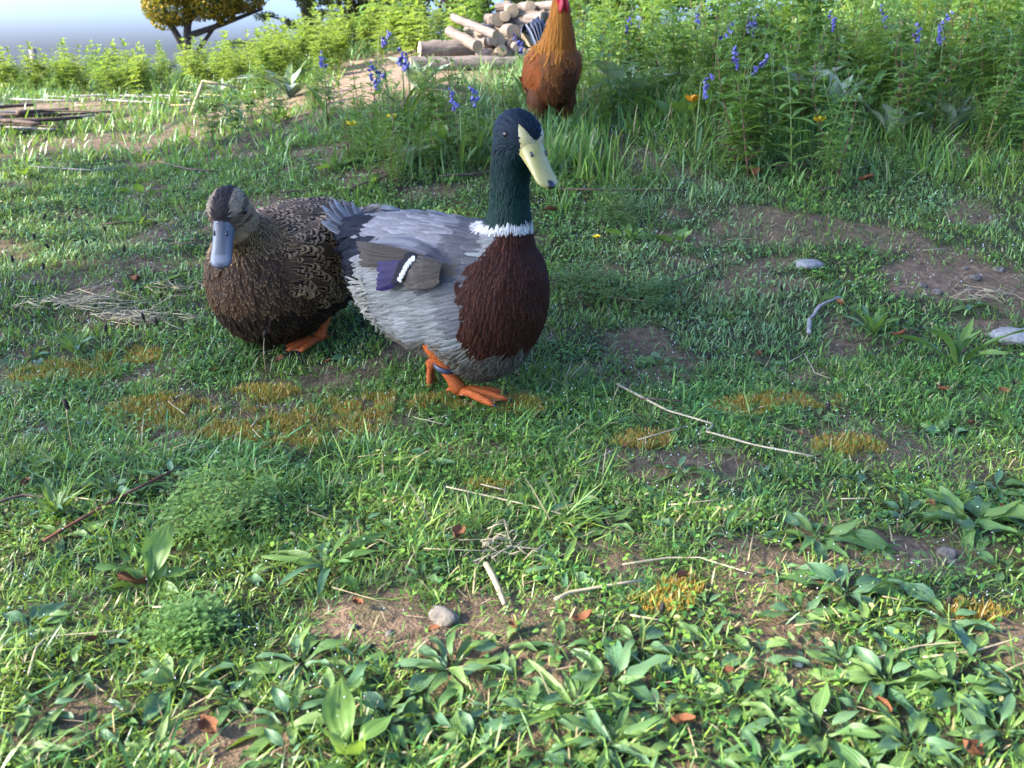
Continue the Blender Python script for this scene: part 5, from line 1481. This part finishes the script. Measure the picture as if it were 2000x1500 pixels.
# ---------------------------------------------------------------- logs
def wood_mats():
    m, nt, out = new_mat('log_bark'); k = NT(nt)
    mp = k.n('ShaderNodeMapping'); k.set(mp.inputs[0], k.coord('Object')); mp.inputs['Scale'].default_value = (.25, 1, 1)
    n1 = k.noise(70, mp.outputs[0], 5, .65); rnd = k.n('ShaderNodeObjectInfo').outputs['Random']
    c = k.mix(k.mrange(n1, .35, .65), k.mix(rnd, (.10, .070, .050), (.17, .14, .12)), k.mix(rnd, (.24, .17, .11), (.24, .21, .18)))
    nt.links.new(k.principled(c, .9, .15, k.bump(n1, .9, .01)), out.inputs[0])
    e, nt, out = new_mat('log_end'); k = NT(nt)
    sx = k.n('ShaderNodeSeparateXYZ'); k.set(sx.inputs[0], k.coord('Object'))
    rr_ = k.math('SQRT', k.math('ADD', k.math('POWER', sx.outputs[1], 2), k.math('POWER', sx.outputs[2], 2)))
    w = k.math('SINE', k.math('MULTIPLY', rr_, 900)); n2 = k.noise(60, k.coord('Object'), 3)
    c = k.mix(k.math('MULTIPLY_ADD', w, .25, .3), (.40, .30, .18), (.27, .18, .10)); c = k.mix(k.smooth(n2, .55, .75), c, (.35, .24, .14))
    nt.links.new(k.principled(c, .85, .2), out.inputs[0])
    return m, e
M_BARK, M_END = wood_mats()
def log(p, az, el, L, r, lab, grp, seed):
    rd = random.Random(seed); t = empty('log', p, 0, lab, 'log', grp); t.rotation_euler = (0, -el, az)
    mb = MB(); n = 8
    mb.tube([(L * (i / (n - 1) - .5), rd.uniform(-1, 1) * r * .12, rd.uniform(-1, 1) * r * .12) for i in range(n)], [r * rd.uniform(.9, 1.08) for _ in range(n)], 12)
    mb.f = mb.f[:-2]
    b = mb.build('bark', M_BARK, t)
    for s in (-1, 1):
        c = [Vector(v) for v in (mb.v[:12] if s < 0 else mb.v[-12:])]; cm = sum(c, Vector()) / 12
        e = MB(); e.v = [tuple(cm + Vector((s * .002, 0, 0)))] + [tuple(v + Vector((s * .0008, 0, 0))) for v in c]
        e.f = [(0, 1 + k, 1 + (k + 1) % 12) if s > 0 else (0, 1 + (k + 1) % 12, 1 + k) for k in range(12)]
        e.build('cut_end', M_END, t, smooth=False)
LG = 'logs of the split wood pile'
def at_px(px, py, y):
    d = CF + np.array([1.0, 0, 0]) * ((px - 1000) / FPX) + CU * ((750 - py) / FPX); t = y / d[1]
    return Vector((d[0] * t, y, CAM_H + d[2] * t))
# stacked courses: each course sits on the one below, ground to the top of the pile
gz = H(-.14, 4.95)
k = 0
for row, (n, x0, x1, yy) in enumerate([(8, -.34, .12, 4.90), (8, -.28, .12, 4.98), (7, -.20, .13, 5.06), (6, -.12, .12, 5.14), (4, -.04, .12, 5.22)]):
    for i in range(n):
        r = rn.uniform(.022, .038); x = x0 + (x1 - x0) * (i + .5) / n + rn.uniform(-.012, .012)
        az = rn.choice([R(90), R(75), R(110), R(120), R(150), R(160)]) + rn.uniform(-.25, .25)
        log(Vector((x, yy + rn.uniform(-.03, .05), gz + .028 + row * .058 + rn.uniform(-.006, .008))), az, rn.uniform(-.12, .16), rn.uniform(.20, .34), r, 'split log with a pale sawn end heaped in the wood pile', LG, 100 + k); k += 1
for px, py, az, L, r, lab in [(872, 96, 12, .26, .040, 'thick pale log lying alone before the wood pile'), (905, 75, 120, .30, .026, 'weathered grey log leaning on the wood pile'), (925, 50, 130, .34, .020, 'thin grey branch log slanting across the wood pile')]:
    p = at_px(px, py, 4.72); p.z = max(p.z, H(p.x, p.y) + r * .8)
    log(p, R(az), .25 if az > 90 else .03, L, r, lab, None, 300 + px)
p = ground(1000, 140); log(p + Vector((-.22, .1, .03)), R(8), 0, .50, .034, 'long sunlit log half sunk in the bare earth', None, 401)

# ---------------------------------------------------------------- fence posts with wire
M_POST = solid('post_wood', (.34, .28, .22), .85, .2, .4, 25, .5); M_WIRE = solid('wire', (.22, .22, .23), .5, .5, .2, 30)
posts = []
for px, y, hh in ((64, 11.0, 1.12), (-260, 11.3, 1.1), (148, 15.0, 1.1)):
    x = at_px(px, 100, y).x; z = H(x, y); t = empty('fence_post', (x, y, z), 0, 'weathered grey fence post standing behind the ridge' if px == 64 else 'fence post standing farther behind the ridge', 'fence post', None if px == 64 else 'farther fence posts')
    top = at_px(px, 95 if px != 148 else 116, y).z - z
    mb = MB(); mb.tube([(0, 0, -.1), (.005, 0, top * .6), (0, 0, top)], [.045, .043, .04], 8); mb.build('post', M_POST, t); posts.append(Vector((x, y, z + top)))
for dz in (.10, .26):
    mb = MB(); q = [posts[1] - Vector((0, 0, dz)), posts[0] - Vector((0, 0, dz)), posts[2] - Vector((0, 0, dz * 1.2))]
    pts = []
    for a, b in zip(q, q[1:]):
        for i in range(6): p_ = a.lerp(b, i / 6); p_.z -= .03 * math.sin(math.pi * i / 6); pts.append(p_)
    pts.append(q[-1]); mb.tube(pts, .003, 4); tag(mb.build('fence_wire', M_WIRE), 'thin sagging fence wire strung between the posts' if dz < .2 else 'second fence wire strung below the first', 'wire')

# ---------------------------------------------------------------- shrubs and trees
def crown_mesh(name, blobs, n, size, cols, mat, rng, aspect=.5, shell=.55):
    P, C = [], []
    tot = sum(b[3] * b[4] * b[5] for b in blobs)
    for (cx, cy, cz, rx, ry, rz) in blobs:
        k = int(n * rx * ry * rz / tot); v = unit(rng.normal(0, 1, (k, 3))); r = (shell + (1 - shell) * rng.random(k)) ** .8
        P.append(np.array([cx, cy, cz]) + v * r[:, None] * np.array([rx, ry, rz]))
    P = np.concatenate(P); n = len(P)
    cl = fbm(P[:, 0] * 6 + P[:, 1] * 3, P[:, 2] * 6, 141, 2); keep = rng.random(n) < sstep(.30, .50, cl); P = P[keep]; n = len(P)
    a = unit(rng.normal(0, 1, (n, 3))); b = unit(np.cross(a, rng.normal(0, 1, (n, 3)))); s = rng.uniform(*size, n)[:, None]
    V = np.stack([P - a * s, P + b * s * aspect, P + a * s, P - b * s * aspect], 1).reshape(-1, 3)
    F = np.arange(n * 4).reshape(-1, 4)
    pick = rng.integers(0, len(cols), n); C = np.array(cols)[pick] * rng.uniform(.7, 1.3, (n, 1))
    return np_mesh(name, V, F, mat, False, {'Col': np.repeat(C, 4, 0)})
M_CROWN = leaf_material('crown_leaf', attr='Col', rough=.5, spec=.3, trans=.25, veins=False)
M_TRUNK = solid('trunk_bark', (.075, .060, .050), .9, .15, .5, 14, .9)
def woody(root, base, limbs):
    mb = MB()
    for pts, r0, r1 in limbs: mb.tube([Vector(p) for p in pts], [r0 + (r1 - r0) * i / (len(pts) - 1) for i in range(len(pts))], 7)
    mb.build('trunk', M_TRUNK, root)
tr = np.random.default_rng(55)
# gorse in flower
gy_ = 8.4; gx_ = at_px(362, 60, gy_).x; gz_ = H(gx_, gy_)
go = empty('gorse_bush', (gx_, gy_, gz_), 0, 'gorse bush covered in deep yellow flowers against the sky', 'bush')
T0 = CAM_H - gz_
woody(go, None, [([(0, 0, -.05), (-.02, 0, T0 * .6), (.02, 0, T0 + .16), (.10, .0, T0 + .5)], .045, .025), ([(0, 0, T0 * .5), (.2, .1, T0 + .15), (.45, .1, T0 + .4)], .022, .010), ([(0, 0, T0 * .8), (-.12, 0, T0 + .2), (-.2, 0, T0 + .45)], .035, .015), ([(.02, 0, T0 + .1), (.3, .1, T0 + .2), (.65, .1, T0 + .32)], .03, .012)])
gb = [(-.10, 0, T0 + .34, .24, .25, .16), (.02, 0, T0 + .55, .36, .35, .22), (.28, 0, T0 + .40, .24, .3, .18), (.15, 0, T0 + .75, .4, .4, .25), (.45, .1, T0 + .50, .3, .3, .22), (-.16, .0, T0 + .22, .12, .14, .08), (-.24, 0, T0 + .28, .10, .1, .07), (-.02, 0, T0 + .24, .10, .1, .07), (.12, 0, T0 + .30, .12, .12, .09), (.34, 0, T0 + .26, .10, .1, .07), (-.28, 0, T0 + .42, .10, .1, .08)]
tag(link('crown', crown_mesh('crown', gb, 16000, (.010, .026), [(.045, .065, .02), (.03, .045, .015)], M_CROWN, tr, .22, .3), go), kind='stuff')
tag(link('blossom', crown_mesh('blossom', gb, 30000, (.007, .015), [(.42, .26, .010), (.34, .19, .008), (.28, .14, .008), (.05, .07, .02)], M_CROWN, tr, .8, .8), go), kind='stuff')
# dark conifer with sky between its branches
cy_ = 8.8; cx_ = at_px(570, 60, cy_).x; cz_ = H(cx_, cy_); T1 = CAM_H - cz_
co_ = empty('conifer_tree', (cx_, cy_, cz_), 0, 'dark spreading conifer with sky showing between its branches', 'tree')
limbs = [([(.15, .2, -.1), (.12, .2, T1 + .3), (.1, .2, T1 + 1.2)], .09, .05)]; blobs = []
for i in range(26):
    a = tr.uniform(0, 6.28); z0 = T1 + tr.uniform(.02, .9); L = tr.uniform(.45, .95); e = Vector((math.cos(a) * L, math.sin(a) * L * .6, tr.uniform(-.02, .28)))
    b0 = Vector((.12, .2, z0)); limbs.append(([b0, b0 + e * .5 + Vector((0, 0, .04)), b0 + e], .018, .006))
    for k in range(4):
        q = b0 + e * (.35 + .2 * k); blobs.append((q.x, q.y, q.z, .13, .12, .045))
woody(co_, None, limbs)
tag(link('crown', crown_mesh('crown', blobs, 34000, (.012, .030), [(.030, .040, .018), (.05, .05, .02), (.10, .085, .03)], M_CROWN, tr, .2, .2), co_), kind='stuff')
# brown undergrowth below it and dense shrub on the bank's crest
for px, y, w, cols, lab in [(680, 8.6, .34, [(.13, .10, .045), (.06, .07, .025)], 'brown twiggy shrub under the conifer'), (790, 8.8, .36, [(.14, .105, .05), (.07, .08, .03)], 'brown twiggy shrub behind the rise'), (880, 8.4, .34, [(.09, .10, .03), (.05, .075, .02)], 'olive shrub behind the log pile'), (1010, 8.0, .38, [(.05, .085, .02), (.09, .13, .03)], 'green shrub behind the rooster'),
                            (1180, 7.4, .42, [(.05, .10, .02), (.09, .15, .03)], 'leafy shrub on the crest beyond the rooster'), (1270, 7.2, .5, [(.05, .10, .02), (.09, .15, .03)], 'tangled green shrub between the crest shrubs'), (1400, 7.0, .5, [(.045, .095, .02), (.08, .14, .03)], 'dense green shrub on the crest above the bluebells'), (1650, 6.6, .5, [(.05, .10, .02), (.09, .15, .03)], 'round green shrub high on the bank'), (1900, 6.4, .55, [(.045, .09, .02), (.08, .14, .03)], 'wide green shrub at the end of the bank')]:
    x = at_px(px, 60, y).x; z = H(x, y); o = empty('shrub', (x, y, z), 0, lab, 'shrub')
    woody(o, None, [([(0, 0, -.05), (tr.uniform(-.1, .1), 0, .25), (tr.uniform(-.3, .3), 0, .6)], .02, .006) for _ in range(6)])
    bl = [(tr.uniform(-w, w), tr.uniform(-.2, .2), tr.uniform(.15, .66), w * .55, .25, .22) for _ in range(9)]
    tag(link('crown', crown_mesh('crown', bl, 6000, (.014, .032), cols, M_CROWN, tr, .5, .4), o), kind='stuff')
# unseen tree added out of view, crown shaped to shade the ducks
st_ = empty('added_shade_tree', (-5.1, 1.2, H(-5.1, 1.2)), 0, 'round leafy tree added out of view to shade the ducks', 'tree')
lm = [([(0, 0, -.1), (.05, 0, 1.2), (0, .05, 2.4), (.1, 0, 3.6)], .16, .07)]
for i in range(14):
    a = i * 2.4; z0 = 1.9 + .14 * i; d = Vector((math.cos(a), math.sin(a), .55)); b0 = Vector((.02, .02, z0)); lm.append(([b0, b0 + d * .5, b0 + d * 1.15], .05, .012))
woody(st_, None, lm)
sb = [(0, 0, 4.0, 1.3, 1.45, 1.45)] + [(math.cos(i * 1.9) * .75, math.sin(i * 1.9) * .95, 4.0 + 1.0 * math.sin(i * 2.7), .62, .72, .66) for i in range(14)]
tag(link('crown', crown_mesh('crown', sb, 42000, (.035, .065), [(.05, .10, .025), (.08, .14, .03)], M_CROWN, tr, .6, .1), st_), kind='stuff')
